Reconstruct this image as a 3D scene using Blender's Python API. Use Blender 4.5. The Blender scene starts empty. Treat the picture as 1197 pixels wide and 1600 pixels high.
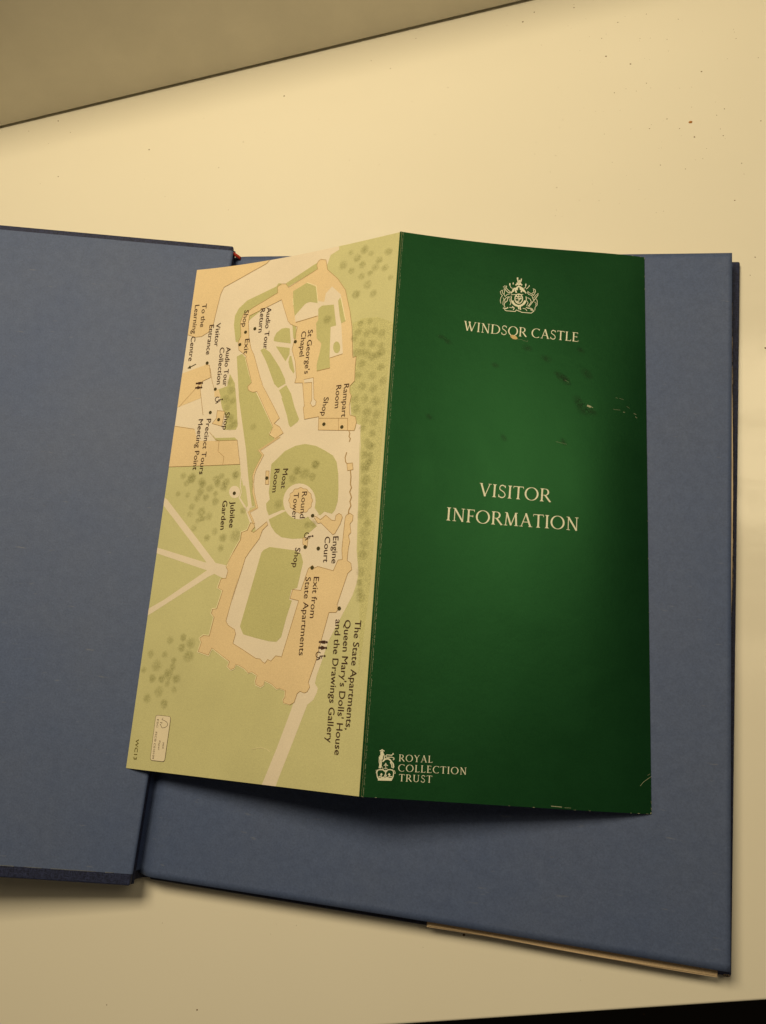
import bpy, bmesh, math, random
from mathutils import Vector, Matrix
from mathutils.geometry import tessellate_polygon
random.seed(7)
SC = bpy.context.scene
COL = SC.collection

# ---------------------------------------------------------------- camera
def P3(x, y, z):
    """millimetres above the page plane -> metres above the desk"""
    return Vector((x * .001, y * .001, (z + 11.0) * .001))
cam_data = bpy.data.cameras.new("camera")
cam = bpy.data.objects.new("camera", cam_data)
COL.objects.link(cam)
cam_data.sensor_fit = 'VERTICAL'
cam_data.sensor_height = 36.0
cam_data.lens = 1207.79 / 1600.0 * 36.0
cam_data.clip_start = .01
cam_data.clip_end = 50
r0 = (0.9773681, 0.1024196, -0.1850994)
r1 = (0.0569210, -0.9700388, -0.2361877)
r2 = (-0.2037439, 0.2203063, -0.9539149)
cam.matrix_world = Matrix(((r0[0], -r1[0], -r2[0], 0),
                           (r0[1], -r1[1], -r2[1], 0),
                           (r0[2], -r1[2], -r2[2], .30279),
                           (0, 0, 0, 1)))
SC.camera = cam

# ---------------------------------------------------------------- world and lamps
SC.view_settings.view_transform = 'Standard'
SC.view_settings.look = 'None'
SC.view_settings.exposure = 0
SC.view_settings.gamma = 1
W = bpy.data.worlds.new("World")
SC.world = W
W.use_nodes = True
bg = W.node_tree.nodes['Background']
bg.inputs[0].default_value = (1.0, .80, .52, 1)
bg.inputs[1].default_value = .045

def area(name, loc, target, sx, sy, power, col):
    L = bpy.data.lights.new(name, 'AREA')
    L.shape = 'RECTANGLE'
    L.size, L.size_y = sx, sy
    L.energy = power
    L.color = col
    o = bpy.data.objects.new(name, L)
    COL.objects.link(o)
    o.location = loc
    d = Vector(target) - Vector(loc)
    o.rotation_euler = d.to_track_quat('-Z', 'Y').to_euler()
    return o
area("desk_lamp", (-.16, .27, .58), (-.14, .18, 0), .25, .17, 3.25, (1, .81, .49))
area("ceiling_lamp", (.64, .546, 1.2), (.64, .546, 0), .62, .367, 2.9, (1, .82, .50))
area("ceiling_strip_lamp", (.64, .137, 1.2), (.64, .137, 0), .62, .018, .10, (1, .80, .47))
area("ceiling_strip_lamp", (.64, .094, 1.2), (.64, .094, 0), .62, .022, .10, (1, .80, .47))

# ---------------------------------------------------------------- helpers
def tag(o, label=None, cat=None, group=None, kind=None):
    if label: o['label'] = label
    if cat: o['category'] = cat
    if group: o['group'] = group
    if kind: o['kind'] = kind
    return o
def empty(name, loc, **k):
    o = bpy.data.objects.new(name, None)
    COL.objects.link(o)
    o.empty_display_size = .02
    o.location = loc
    return tag(o, **k)
def mesh_obj(name, verts, faces, mats, parent=None, smooth=False, idx=None, uv=None):
    m = bpy.data.meshes.new(name)
    m.from_pydata([tuple(v) for v in verts], [], faces)
    if not isinstance(mats, (list, tuple)): mats = [mats]
    for a in mats: m.materials.append(a)
    if idx: m.polygons.foreach_set('material_index', idx)
    if smooth: m.polygons.foreach_set('use_smooth', [True] * len(m.polygons))
    if uv:
        l = m.uv_layers.new(name="sheet")
        for p in m.polygons:
            for li in p.loop_indices:
                l.data[li].uv = uv[m.loops[li].vertex_index]
    m.update()
    o = bpy.data.objects.new(name, m)
    COL.objects.link(o)
    if parent:
        o.parent = parent
        bpy.context.view_layer.update()
        o.matrix_parent_inverse = parent.matrix_world.inverted()
    return o

# ---------------------------------------------------------------- materials
class NT:
    def __init__(s, name):
        s.m = bpy.data.materials.new(name)
        s.m.use_nodes = True
        s.t = s.m.node_tree
        s.b = s.t.nodes['Principled BSDF']
    def n(s, typ, **k):
        x = s.t.nodes.new(typ)
        for a, v in k.items():
            if a in x.inputs: x.inputs[a].default_value = v
            else: setattr(x, a, v)
        return x
    def l(s, a, b): s.t.links.new(a, b)
    def coords(s, scale=(1, 1, 1)):
        tc = s.n('ShaderNodeTexCoord')
        mp = s.n('ShaderNodeMapping')
        mp.inputs['Scale'].default_value = scale
        s.l(tc.outputs['Object'], mp.inputs['Vector'])
        return mp.outputs[0]
    def noise(s, vec, scale, detail=3, rough=.6):
        x = s.n('ShaderNodeTexNoise')
        x.inputs['Scale'].default_value = scale
        x.inputs['Detail'].default_value = detail
        x.inputs['Roughness'].default_value = rough
        s.l(vec, x.inputs['Vector'])
        return x.outputs['Fac']
    def ramp(s, fac, stops):
        x = s.n('ShaderNodeValToRGB')
        e = x.color_ramp.elements
        while len(e) < len(stops): e.new(.5)
        for i, (p, c) in enumerate(stops):
            e[i].position = p
            e[i].color = (*c, 1) if len(c) == 3 else c
        s.l(fac, x.inputs[0])
        return x.outputs[0]
    def mix(s, fac, a, b, mode='MIX'):
        x = s.n('ShaderNodeMix', data_type='RGBA', blend_type=mode)
        for sock, v in ((x.inputs[0], fac), (x.inputs[6], a), (x.inputs[7], b)):
            if hasattr(v, 'is_linked') or hasattr(v, 'links'): s.l(v, sock)
            elif isinstance(v, (int, float)): sock.default_value = v
            else: sock.default_value = (*v, 1)
        return x.outputs[2]
    def bump(s, h, strength, dist):
        x = s.n('ShaderNodeBump')
        x.inputs['Strength'].default_value = strength
        x.inputs['Distance'].default_value = dist
        s.l(h, x.inputs['Height'])
        s.l(x.outputs[0], s.b.inputs['Normal'])
    def col(s, c):
        if hasattr(c, 'links'): s.l(c, s.b.inputs['Base Color'])
        else: s.b.inputs['Base Color'].default_value = (*c, 1)
    def set(s, rough=.5, spec=.5, coat=0, coat_r=.1):
        s.b.inputs['Roughness'].default_value = rough
        s.b.inputs['Specular IOR Level'].default_value = spec
        s.b.inputs['Coat Weight'].default_value = coat
        s.b.inputs['Coat Roughness'].default_value = coat_r
def sc3(c, k): return tuple(min(1, x * k) for x in c)

def paper_mat(name, c, rough=.5, spec=.35, grain=.05, coat=0, coat_r=.3, bump=.05):
    """printed coated paper: fine print grain, slow tone drift, slight waviness"""
    t = NT(name)
    v = t.coords()
    g = t.noise(v, 2600, 2)
    big = t.noise(v, 35, 4)
    a = t.ramp(g, [(.25, sc3(c, 1 - grain * 2)), (.75, sc3(c, 1 + grain * 2))])
    b = t.ramp(big, [(.3, (.94, .94, .94)), (.7, (1.03, 1.03, 1.03))])
    t.col(t.mix(1.0, a, b, 'MULTIPLY'))
    t.set(rough, spec, coat, coat_r)
    t.bump(t.noise(v, 1500, 3), bump, .0002)
    return t.m
def cloth_mat(name, c, c2):
    """book cloth: short crossing threads"""
    t = NT(name)
    a = t.noise(t.coords((1, .22, 1)), 2600, 2)
    b_ = t.noise(t.coords((.22, 1, 1)), 2600, 2)
    m = t.n('ShaderNodeMath', operation='MAXIMUM')
    t.l(a, m.inputs[0]); t.l(b_, m.inputs[1])
    t.col(t.ramp(m.outputs[0], [(.42, c), (.72, c2)]))
    t.set(.6, .35)
    t.bump(m.outputs[0], .5, .0002)
    return t.m
def endpaper_mat(name):
    """slate blue endpaper: fibre flecks, slow mottling, handling marks"""
    t = NT(name)
    v = t.coords()
    fine = t.noise(v, 1500, 3, .7)
    mid = t.noise(v, 260, 4, .7)
    slow = t.noise(v, 22, 4)
    base = (.076, .111, .235)
    a = t.ramp(fine, [(.25, sc3(base, .82)), (.75, sc3(base, 1.18))])
    b = t.ramp(mid, [(.3, (.9, .91, .93)), (.7, (1.08, 1.07, 1.05))])
    c = t.ramp(slow, [(.3, (.92, .95, 1.0)), (.7, (1.06, 1.02, .98))])
    d = t.mix(1.0, t.mix(1.0, a, b, 'MULTIPLY'), c, 'MULTIPLY')
    # stretched scuffs
    sv = t.coords((1, 6, 1))
    s = t.noise(sv, 120, 2)
    d = t.mix(t.ramp(s, [(.70, (0, 0, 0)), (.80, (.25, .25, .25))]), d, (.3, .31, .33))
    t.col(d)
    t.set(.62, .35)
    t.bump(fine, .25, .0002)
    return t.m
M = {}
M['endpaper'] = endpaper_mat('slate_endpaper')
M['cloth'] = cloth_mat('navy_book_cloth', (.008, .011, .034), (.032, .043, .120))
def worn_mat():
    t = NT('worn_board_edge')
    v = t.coords((1, .35, 1))
    n = t.noise(v, 900, 4, .75)
    t.col(t.ramp(n, [(.44, (.010, .011, .02)), (.52, (.20, .16, .13)), (.70, (.42, .34, .27))]))
    t.set(.85, .2)
    return t.m
M['worn_cloth'] = worn_mat()

def page_block_mat():
    t = NT('page_edges')
    v = t.coords((1, 1, 1))
    sep = t.n('ShaderNodeSeparateXYZ'); t.l(v, sep.inputs[0])
    cmb = t.n('ShaderNodeCombineXYZ'); t.l(sep.outputs[2], cmb.inputs[2])
    nx = t.noise(v, 30, 2)
    ad = t.n('ShaderNodeMath', operation='MULTIPLY'); ad.inputs[1].default_value = .0006; t.l(nx, ad.inputs[0])
    t.l(ad.outputs[0], cmb.inputs[0])
    s = t.noise(cmb.outputs[0], 9000, 2)
    t.col(t.ramp(s, [(.35, (.26, .20, .14)), (.6, (.52, .43, .32))]))
    t.set(.8, .2)
    t.bump(s, .5, .0003)
    return t.m
M['pages'] = page_block_mat()
M['cream_sheet'] = paper_mat('cream_sheet', (.62, .48, .33), .7, .2, .08)
M['headband'] = paper_mat('red_headband', (.38, .03, .015), .6, .3, .1)

M['back'] = paper_mat('leaflet_back', (.75, .74, .70), .5, .3)
MAP = dict(rough=.42, spec=.35, coat=.0)
M['map_base'] = paper_mat('print_park_green', (.575, .565, .315), **MAP)
M['lawn'] = paper_mat('print_lawn_green', (.505, .495, .245), grain=.06, **MAP)
M['path'] = paper_mat('print_path_cream', (.76, .68, .58), grain=.03, **MAP)
M['tan'] = paper_mat('print_building_tan', (.745, .59, .375), grain=.05, **MAP)
M['b'] = paper_mat('print_outline_brown', (.42, .28, .13), **MAP)
M['c'] = paper_mat('print_outline_cream', (.86, .79, .56), **MAP)
M['ink'] = paper_mat('print_ink_brown', (.055, .022, .014), **MAP)
M['dot'] = paper_mat('print_dot_olive', (.055, .045, .012), **MAP)
M['mark'] = paper_mat('print_mark_white', (.78, .70, .55), grain=.03, **MAP)
M['faint'] = paper_mat('print_faint_ink', (.17, .14, .03), **MAP)
M['cover'] = None
def cover_mat():
    t = NT('leaflet_cover_green')
    v = t.coords()
    fine = t.noise(v, 2600, 2)
    slow = t.noise(v, 30, 5, .7)
    a = t.ramp(fine, [(.25, (.0018, .017, .0066)), (.75, (.0042, .029, .0105))])
    b = t.ramp(slow, [(.30, (.86, .9, .86)), (.70, (1.12, 1.08, 1.12))])
    t.col(t.mix(1.0, a, b, 'MULTIPLY'))
    t.set(.4, .95, 0, .4)
    t.b.inputs['Specular Tint'].default_value = (.19, .80, .29, 1)
    r = t.ramp(slow, [(.3, (.37, .37, .37)), (.7, (.45, .45, .45))])
    t.l(r, t.b.inputs['Roughness'])
    mix = t.n('ShaderNodeMath', operation='ADD')
    f2 = t.noise(v, 1800, 2)
    m2 = t.n('ShaderNodeMath', operation='MULTIPLY'); m2.inputs[1].default_value = .03
    t.l(f2, m2.inputs[0]); t.l(m2.outputs[0], mix.inputs[0]); t.l(slow, mix.inputs[1])
    t.bump(mix.outputs[0], .14, .0012)
    return t.m
M['cover'] = cover_mat()
M['gold'] = paper_mat('print_cream_lettering', (.74, .745, .62), rough=.45, grain=.10)
M['scuff'] = paper_mat('bare_paper_scuff', (.36, .38, .27), rough=.7, grain=.12)
M['stain'] = paper_mat('orange_stain', (.56, .41, .19), rough=.5, grain=.12)

def fade_mat(name, c, alpha, scale, rough=.42):
    """soft printed or rubbed blotch, transparent towards its own rim"""
    t = NT(name)
    at = t.n('ShaderNodeAttribute', attribute_name='fade')
    v = t.coords()
    nz = t.noise(v, scale, 3, .8)
    r = t.ramp(nz, [(.32, (.15, .15, .15)), (.62, (1, 1, 1))])
    m = t.n('ShaderNodeMath', operation='MULTIPLY'); t.l(at.outputs['Fac'], m.inputs[0]); t.l(r, m.inputs[1])
    m2 = t.n('ShaderNodeMath', operation='MULTIPLY'); m2.inputs[1].default_value = alpha; t.l(m.outputs[0], m2.inputs[0])
    t.l(m2.outputs[0], t.b.inputs['Alpha'])
    t.col(c)
    t.set(rough, .35)
    return t.m
M['tree'] = fade_mat('print_tree_blotch', (.29, .29, .11), .42, 1100)
M['wood'] = paper_mat('print_wood_green', (.53, .52, .26), grain=.14, **MAP)
M['smudge'] = fade_mat('rubbed_smudge', (.006, .022, .007), .5, 900, .65)

def desk_mat():
    t = NT('white_gloss_desk')
    v = t.coords()
    slow = t.noise(v, 5, 3)
    t.col(t.ramp(slow, [(.3, (.775, .745, .665)), (.7, (.80, .775, .70))]))
    t.set(.10, .5)
    r = t.noise(v, 18, 4)
    t.l(t.ramp(r, [(.3, (.07, .07, .07)), (.7, (.13, .13, .13))]), t.b.inputs['Roughness'])
    sm = t.noise(t.coords((1, 3.5, 1)), 14, 5, .7)
    mm = t.mix(t.ramp(sm, [(.5, (0, 0, 0)), (.62, (1, 1, 1))]), t.ramp(r, [(.3, (.07, .07, .07)), (.7, (.13, .13, .13))]), (.24, .24, .24))
    t.l(mm, t.b.inputs['Roughness'])
    t.bump(t.noise(v, 240, 2), .03, .0004)
    return t.m
M['desk'] = desk_mat()
M['wall'] = paper_mat('wall_panel_paint', (.80, .75, .62), rough=.45, spec=.4, grain=.01)
M['edge'] = paper_mat('desk_edge_dark', (.02, .017, .014), rough=.6)
M['floor'] = paper_mat('dark_floor', (.012, .009, .007), rough=.7)
M['crumb'] = paper_mat('brown_crumb', (.42, .18, .035), rough=.5, grain=.15)
M['dust'] = paper_mat('dust_speck', (.16, .10, .05), rough=.9)
DATA = {
 'path': [[[-7.92,-9.89],[70.27,-2.92],[70.78,1.62],[66.92,3.27],[64.72,11.17],[73.66,20.59],[77.02,30.15],[78.18,37.3],[79.44,50.69],[83.07,74.79],[85.46,81.01],[85.69,78.48],[87.57,79.3],[87.73,83.76],[88.59,90.12],[87.71,85.77],[88.58,98.31],[89.21,110.55],[89.82,122.52],[90.07,127.14],[91.43,134.92],[91.21,138.76],[89.88,143.31],[85.54,152.11],[81.69,159.95],[79.74,167.14],[78.33,171.68],[77.92,174.53],[79.25,176.08],[78.95,177.7],[77.81,180.17],[75.65,181.9],[71.39,194.52],[66.8,207.85],[65.08,213.56],[58.28,215.34],[61.14,208.4],[65.07,197.4],[67.17,190.87],[69.27,184.31],[70.29,180.61],[71.44,178.11],[72.03,173.05],[64.03,172.31],[52.9,169.48],[40.53,164.89],[35.94,163.06],[34.62,151.01],[39.17,138.68],[39.64,128.29],[42.92,123.39],[46.31,119.68],[45.48,117.12],[44.76,115.4],[41.96,111.12],[45.18,109.44],[42.74,104.16],[41.65,98.0],[42.34,94.2],[45.46,87.76],[43.77,86.31],[40.83,94.11],[40.18,100.23],[37.66,100.11],[36.08,96.05],[34.87,91.09],[1.08,90.33],[-2.03,90.41]],[[35.25,93.79],[39.13,94.45],[39.64,96.13],[41.54,101.93],[43.89,108.96],[41.96,109.31],[41.76,111.46],[44.08,115.81],[43.46,116.64],[40.09,110.1],[36.75,105.85],[36.12,104.95],[37.04,102.59],[35.97,100.34],[35.87,95.03],[36.37,95.06],[36.35,97.72],[36.47,100.37],[37.29,102.6],[36.88,104.99],[40.47,109.26],[41.05,108.41],[39.18,101.81],[37.07,96.43]],[[36.55,102.65],[36.51,103.52],[36.17,104.27],[35.55,104.81],[34.73,105.07],[33.82,105.04],[32.91,104.69],[32.13,104.09],[31.55,103.3],[31.26,102.41],[31.29,101.54],[31.64,100.79],[32.26,100.24],[33.09,99.98],[34.01,100.02],[34.91,100.37],[35.7,100.98],[36.26,101.77]],[[-0.45,103.57],[1.29,104.31],[29.19,130.99],[28.97,132.89],[25.76,131.59],[0.14,107.0]],[[-0.37,124.41],[24.1,130.73],[29.19,130.99],[35.44,132.18],[35.74,134.27],[34.86,137.31],[32.01,136.47],[29.35,135.33],[26.98,136.25],[2.12,150.8],[-0.29,152.11],[-0.75,149.57],[6.51,145.85],[25.61,133.92],[0.06,126.84]]],
 'wood': [[[80.23,36.25],[84.6,34.68],[91.2,35.36],[98.33,38.82],[97.12,63.86],[96.6,136.47],[94.61,171.97],[92.92,146.36],[91.74,139.91],[91.73,134.93],[90.42,127.15],[89.25,98.35],[88.39,85.83],[88.18,83.8],[87.77,79.11],[85.53,76.76],[82.41,72.56],[81.6,63.75],[83.13,55.1]]],
 'lawn': [[[24.95,36.73],[22.91,28.85],[22.74,24.34],[24.3,21.03],[28.12,17.76],[41.84,13.26],[42.72,11.9],[45.98,12.79],[58.72,6.54],[62.28,5.04],[63.33,7.71],[47.64,14.49],[47.88,15.49],[44.0,17.84],[31.45,26.43],[28.64,29.04],[27.87,34.85],[26.57,36.91]],[[26.45,43.47],[28.96,42.53],[31.41,44.98],[31.15,44.83],[35.54,55.79],[35.02,59.5],[38.29,60.76],[48.45,76.37],[47.24,78.52],[50.1,81.43],[43.71,85.86],[44.52,88.14],[41.84,94.17],[42.08,100.33],[41.89,99.76],[43.83,108.53],[42.9,108.92],[40.94,101.9],[39.65,97.13],[36.79,84.93],[33.36,73.29],[30.31,62.81],[27.58,49.26],[26.6,44.34]],[[50.92,33.91],[49.06,33.35],[47.02,33.45],[44.64,35.05],[43.77,37.1],[43.8,38.54],[45.69,39.18],[52.27,40.78]],[[45.17,41.12],[52.0,42.73],[52.2,45.58],[50.68,48.45],[48.55,45.59]],[[52.44,46.32],[53.21,46.42],[54.25,49.59],[55.56,53.47],[55.17,54.35],[53.11,51.78],[52.1,48.86]],[[37.77,41.87],[39.5,41.21],[42.63,43.42],[48.18,50.72],[51.39,56.22],[51.92,58.25],[48.6,59.83],[46.58,57.89],[41.06,46.93],[41.7,48.07]],[[49.23,60.82],[52.52,59.1],[52.38,59.01],[55.1,62.97],[57.26,68.64],[60.12,74.29],[59.52,75.35],[56.58,77.31],[55.6,76.11],[54.21,71.95],[50.79,64.35],[51.18,64.37]],[[49.62,91.92],[52.05,89.89],[55.12,87.04],[59.74,85.19],[64.01,84.74],[68.88,85.91],[72.85,87.95],[76.8,90.38],[78.66,93.05],[79.8,97.74],[80.5,104.0],[80.62,108.52],[79.81,111.75],[78.6,113.13],[75.35,112.17],[73.67,113.54],[70.79,112.19],[64.65,111.11],[56.59,110.78],[51.07,112.68],[49.83,110.51],[49.25,107.93],[50.73,106.28],[49.85,103.23],[49.95,100.22],[49.63,95.86]],[[51.28,114.29],[57.64,111.58],[64.46,109.43],[69.21,114.6],[72.73,117.6],[69.8,119.95],[67.29,122.12],[62.67,122.21],[57.9,121.47],[54.82,119.52],[52.58,116.95]],[[53.17,125.11],[64.18,126.63],[67.08,127.9],[68.36,131.14],[66.94,140.69],[64.53,141.49],[64.04,145.05],[65.22,145.44],[63.51,152.12],[62.27,158.75],[60.45,160.54],[57.24,160.44],[51.57,159.43],[45.77,158.2],[43.93,155.27],[46.5,142.76],[49.67,127.2],[50.59,126.18]],[[24.15,51.08],[27.15,55.43],[29.13,63.64],[31.37,74.52],[30.68,76.21],[24.92,75.79],[25.22,70.8],[22.4,65.89],[19.57,57.6],[23.64,56.53]],[[18.81,76.85],[21.25,79.09],[30.65,79.51],[32.11,80.76],[21.96,80.39]]],
 'tan': [[[-7.92,-9.89],[38.64,-1.69],[35.51,1.45],[28.39,4.34],[15.17,10.02],[14.01,13.21],[12.79,23.22],[12.42,27.2],[10.42,30.76],[7.17,32.45],[3.93,32.42],[0.5,31.13],[-7.77,28.96]],[[-1.04,49.17],[11.39,45.78],[13.32,46.2],[14.73,51.9],[11.18,53.15],[10.31,56.84],[11.14,60.84],[-0.75,64.46]],[[-2.26,72.11],[5.55,73.43],[10.25,74.52],[12.39,79.69],[21.44,80.35],[32.11,80.76],[33.52,86.97],[34.87,91.09],[-1.36,90.48]],[[20.36,67.05],[24.13,67.68],[23.64,74.17],[18.69,72.65],[20.45,70.44]],[[17.43,57.42],[19.57,57.6],[21.15,61.07],[17.94,60.8]],[[26.78,39.13],[26.19,37.21],[27.26,34.29],[26.06,27.73],[27.15,24.14],[31.83,21.51],[43.04,16.44],[42.52,13.62],[44.37,12.53],[46.51,12.88],[48.05,14.78],[61.4,8.67],[60.78,6.72],[61.26,5.08],[62.47,4.43],[65.0,5.24],[66.2,9.9],[71.64,15.18],[75.65,20.96],[77.1,25.95],[78.49,30.4],[80.12,37.61],[81.73,51.01],[83.19,50.65],[83.13,55.1],[83.42,60.89],[81.51,62.86],[81.76,65.52],[82.58,66.93],[82.02,70.79],[82.61,74.74],[85.07,75.64],[85.74,78.06],[85.11,81.19],[69.34,79.54],[68.99,74.04],[62.57,74.52],[61.52,69.52],[61.93,68.89],[59.96,58.95],[56.3,58.53],[56.78,56.29],[55.44,49.18],[53.28,43.74],[54.63,33.83],[51.22,32.13],[49.73,30.46],[45.32,20.02],[30.23,25.28],[30.11,28.24],[31.36,35.27],[33.19,40.84],[34.85,43.44],[39.46,54.43],[40.87,57.25],[40.64,57.26],[47.27,67.18],[51.01,72.99],[48.78,75.04],[51.47,76.63],[53.55,79.48],[50.1,81.43],[47.13,79.63],[48.45,76.37],[38.74,60.34],[36.71,60.51],[34.5,59.45],[33.85,57.74],[35.58,56.03],[31.15,44.83],[31.27,44.0],[28.89,42.04],[27.1,40.63]],[[50.56,115.17],[51.2,116.45],[49.06,118.49],[48.05,121.82],[44.36,126.77],[42.76,129.25],[41.88,133.39],[40.33,139.58],[39.03,145.73],[40.39,137.04],[37.41,153.39],[38.61,154.98],[41.72,156.51],[42.42,158.09],[41.74,161.68],[46.56,163.89],[52.54,166.79],[54.4,166.92],[55.44,167.84],[56.65,168.37],[57.61,166.98],[59.04,167.5],[60.84,165.52],[63.35,165.81],[65.15,158.28],[68.16,145.41],[64.45,144.65],[65.19,141.29],[68.64,141.68],[70.89,133.57],[72.57,132.39],[73.49,133.39],[74.77,132.81],[81.34,134.45],[82.93,130.55],[84.66,130.38],[84.12,126.73],[84.36,115.17],[84.69,113.98],[86.16,113.23],[87.56,114.09],[87.52,116.1],[86.53,117.26],[87.25,120.47],[86.27,121.63],[87.1,123.64],[86.7,126.39],[86.63,130.31],[86.65,130.8],[88.25,131.79],[88.8,134.13],[87.29,135.47],[84.05,146.82],[84.82,148.14],[83.88,149.49],[81.08,149.53],[78.88,159.81],[77.46,166.97],[75.3,174.26],[76.03,175.84],[75.17,177.5],[74.04,177.97],[72.32,177.46],[71.22,178.33],[70.38,181.41],[68.8,182.32],[66.1,181.87],[65.72,180.67],[66.37,180.03],[66.32,177.58],[63.81,176.89],[62.62,177.16],[60.46,175.62],[57.34,174.53],[57.03,176.0],[55.9,176.89],[53.8,176.16],[53.39,174.93],[53.86,172.81],[51.43,171.65],[49.97,172.14],[48.25,170.73],[45.51,169.57],[44.01,169.27],[43.73,170.64],[42.17,171.29],[40.59,170.19],[41.28,168.4],[32.62,163.64],[31.34,166.4],[26.47,165.18],[27.41,161.72],[26.42,160.13],[27.99,159.07],[30.72,159.2],[31.84,152.08],[30.39,150.67],[30.64,149.03],[32.57,148.8],[34.23,141.79],[31.85,140.77],[32.81,137.23],[35.0,137.02],[35.56,134.11],[34.33,132.43],[36.19,128.25],[37.41,126.02],[39.55,122.05],[39.62,119.08],[42.22,118.3],[43.29,115.36],[44.79,115.62],[45.38,117.12],[44.0,118.77],[45.28,119.23]],[[70.96,113.85],[73.08,116.59],[74.43,116.43],[79.83,121.05],[80.68,120.67],[82.55,117.12],[83.21,114.73],[82.76,113.7],[81.64,113.13],[80.46,113.81],[80.21,115.83],[78.84,115.57],[76.17,113.56],[74.07,115.19],[71.88,113.88]],[[47.51,94.64],[49.0,94.73],[49.46,100.19],[47.98,100.11]],[[67.26,121.92],[69.56,121.98],[69.48,125.42],[67.54,124.37]],[[83.15,94.0],[85.53,93.96],[85.99,96.57],[83.68,96.83]]],
 'court': [[[53.31,31.41],[52.71,28.53],[57.47,23.49],[62.51,23.38],[66.14,24.48],[66.49,20.71],[69.2,18.08],[73.6,22.48],[75.74,29.46],[76.96,34.56],[75.11,35.41],[77.13,48.79],[71.24,49.78],[69.84,36.2],[64.03,30.32]],[[60.39,57.54],[64.76,57.25],[66.01,66.41],[67.08,67.42],[67.04,69.19],[65.64,69.58],[64.5,68.04],[65.08,66.76],[64.25,59.23],[60.81,59.05]],[[71.26,108.08],[71.25,109.63],[70.89,111.08],[70.2,112.36],[69.21,113.42],[67.97,114.2],[66.53,114.66],[64.97,114.78],[63.37,114.55],[61.8,113.97],[60.34,113.08],[59.06,111.92],[58.04,110.54],[57.32,109.01],[56.94,107.41],[56.93,105.83],[57.28,104.33],[57.99,103.01],[59.01,101.93],[60.29,101.15],[61.76,100.7],[63.35,100.61],[64.98,100.88],[66.55,101.5],[68.0,102.42],[69.25,103.61],[70.24,104.99],[70.92,106.51]],[[67.92,111.25],[70.01,109.26],[73.17,113.11],[71.1,115.08],[68.19,113.74]]],
 'inner': [[[50.54,16.96],[56.9,14.13],[61.55,16.92],[63.03,24.43],[58.97,23.26],[57.01,23.9],[52.71,28.53],[51.43,23.47]],[[63.68,27.17],[65.3,26.01],[70.8,26.48],[72.84,35.97],[70.33,36.27],[71.21,49.55],[71.92,54.07],[65.94,54.66],[65.64,51.88],[66.52,46.48],[66.87,42.96],[64.37,40.27],[63.38,33.53],[64.24,32.25]],[[72.64,25.15],[73.49,23.88],[74.81,27.42],[76.98,34.79],[75.11,35.41],[74.04,31.98]],[[75.65,45.85],[75.64,46.7],[75.43,47.43],[75.06,47.93],[74.57,48.16],[74.01,48.08],[73.46,47.7],[72.97,47.07],[72.62,46.27],[72.43,45.38],[72.44,44.52],[72.64,43.79],[73.01,43.28],[73.51,43.05],[74.07,43.13],[74.63,43.52],[75.11,44.15],[75.47,44.96]],[[52.0,32.24],[54.08,33.89],[54.62,39.3],[53.28,38.64]]],
 'tower': [[[69.98,107.68],[69.85,108.2],[69.56,108.65],[69.48,109.12],[69.6,109.69],[69.55,110.22],[69.17,110.56],[68.67,110.79],[68.35,111.13],[68.16,111.62],[67.84,112.01],[67.3,112.1],[66.71,112.04],[66.24,112.15],[65.8,112.44],[65.28,112.59],[64.73,112.4],[64.22,112.07],[63.71,111.92],[63.13,111.93],[62.55,111.8],[62.13,111.37],[61.83,110.85],[61.42,110.48],[60.85,110.21],[60.37,109.82],[60.2,109.27],[60.19,108.71],[60.0,108.21],[59.6,107.72],[59.34,107.18],[59.47,106.66],[59.76,106.2],[59.84,105.72],[59.71,105.14],[59.75,104.6],[60.15,104.25],[60.66,104.02],[60.98,103.68],[61.17,103.18],[61.5,102.78],[62.05,102.7],[62.65,102.76],[63.13,102.66],[63.58,102.37],[64.1,102.22],[64.66,102.43],[65.18,102.77],[65.69,102.93],[66.27,102.92],[66.85,103.07],[67.26,103.5],[67.56,104.02],[67.96,104.4],[68.52,104.68],[68.99,105.07],[69.15,105.62],[69.16,106.18],[69.34,106.67],[69.73,107.15]]],
 'wall': [[52.0,80.92],[44.85,85.05],[43.22,85.91],[45.24,87.97],[42.53,93.77],[41.89,96.37],[42.28,100.34],[41.9,98.01],[42.87,103.3],[45.33,109.45],[41.82,111.11],[43.54,113.66],[44.82,115.83]],
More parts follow.
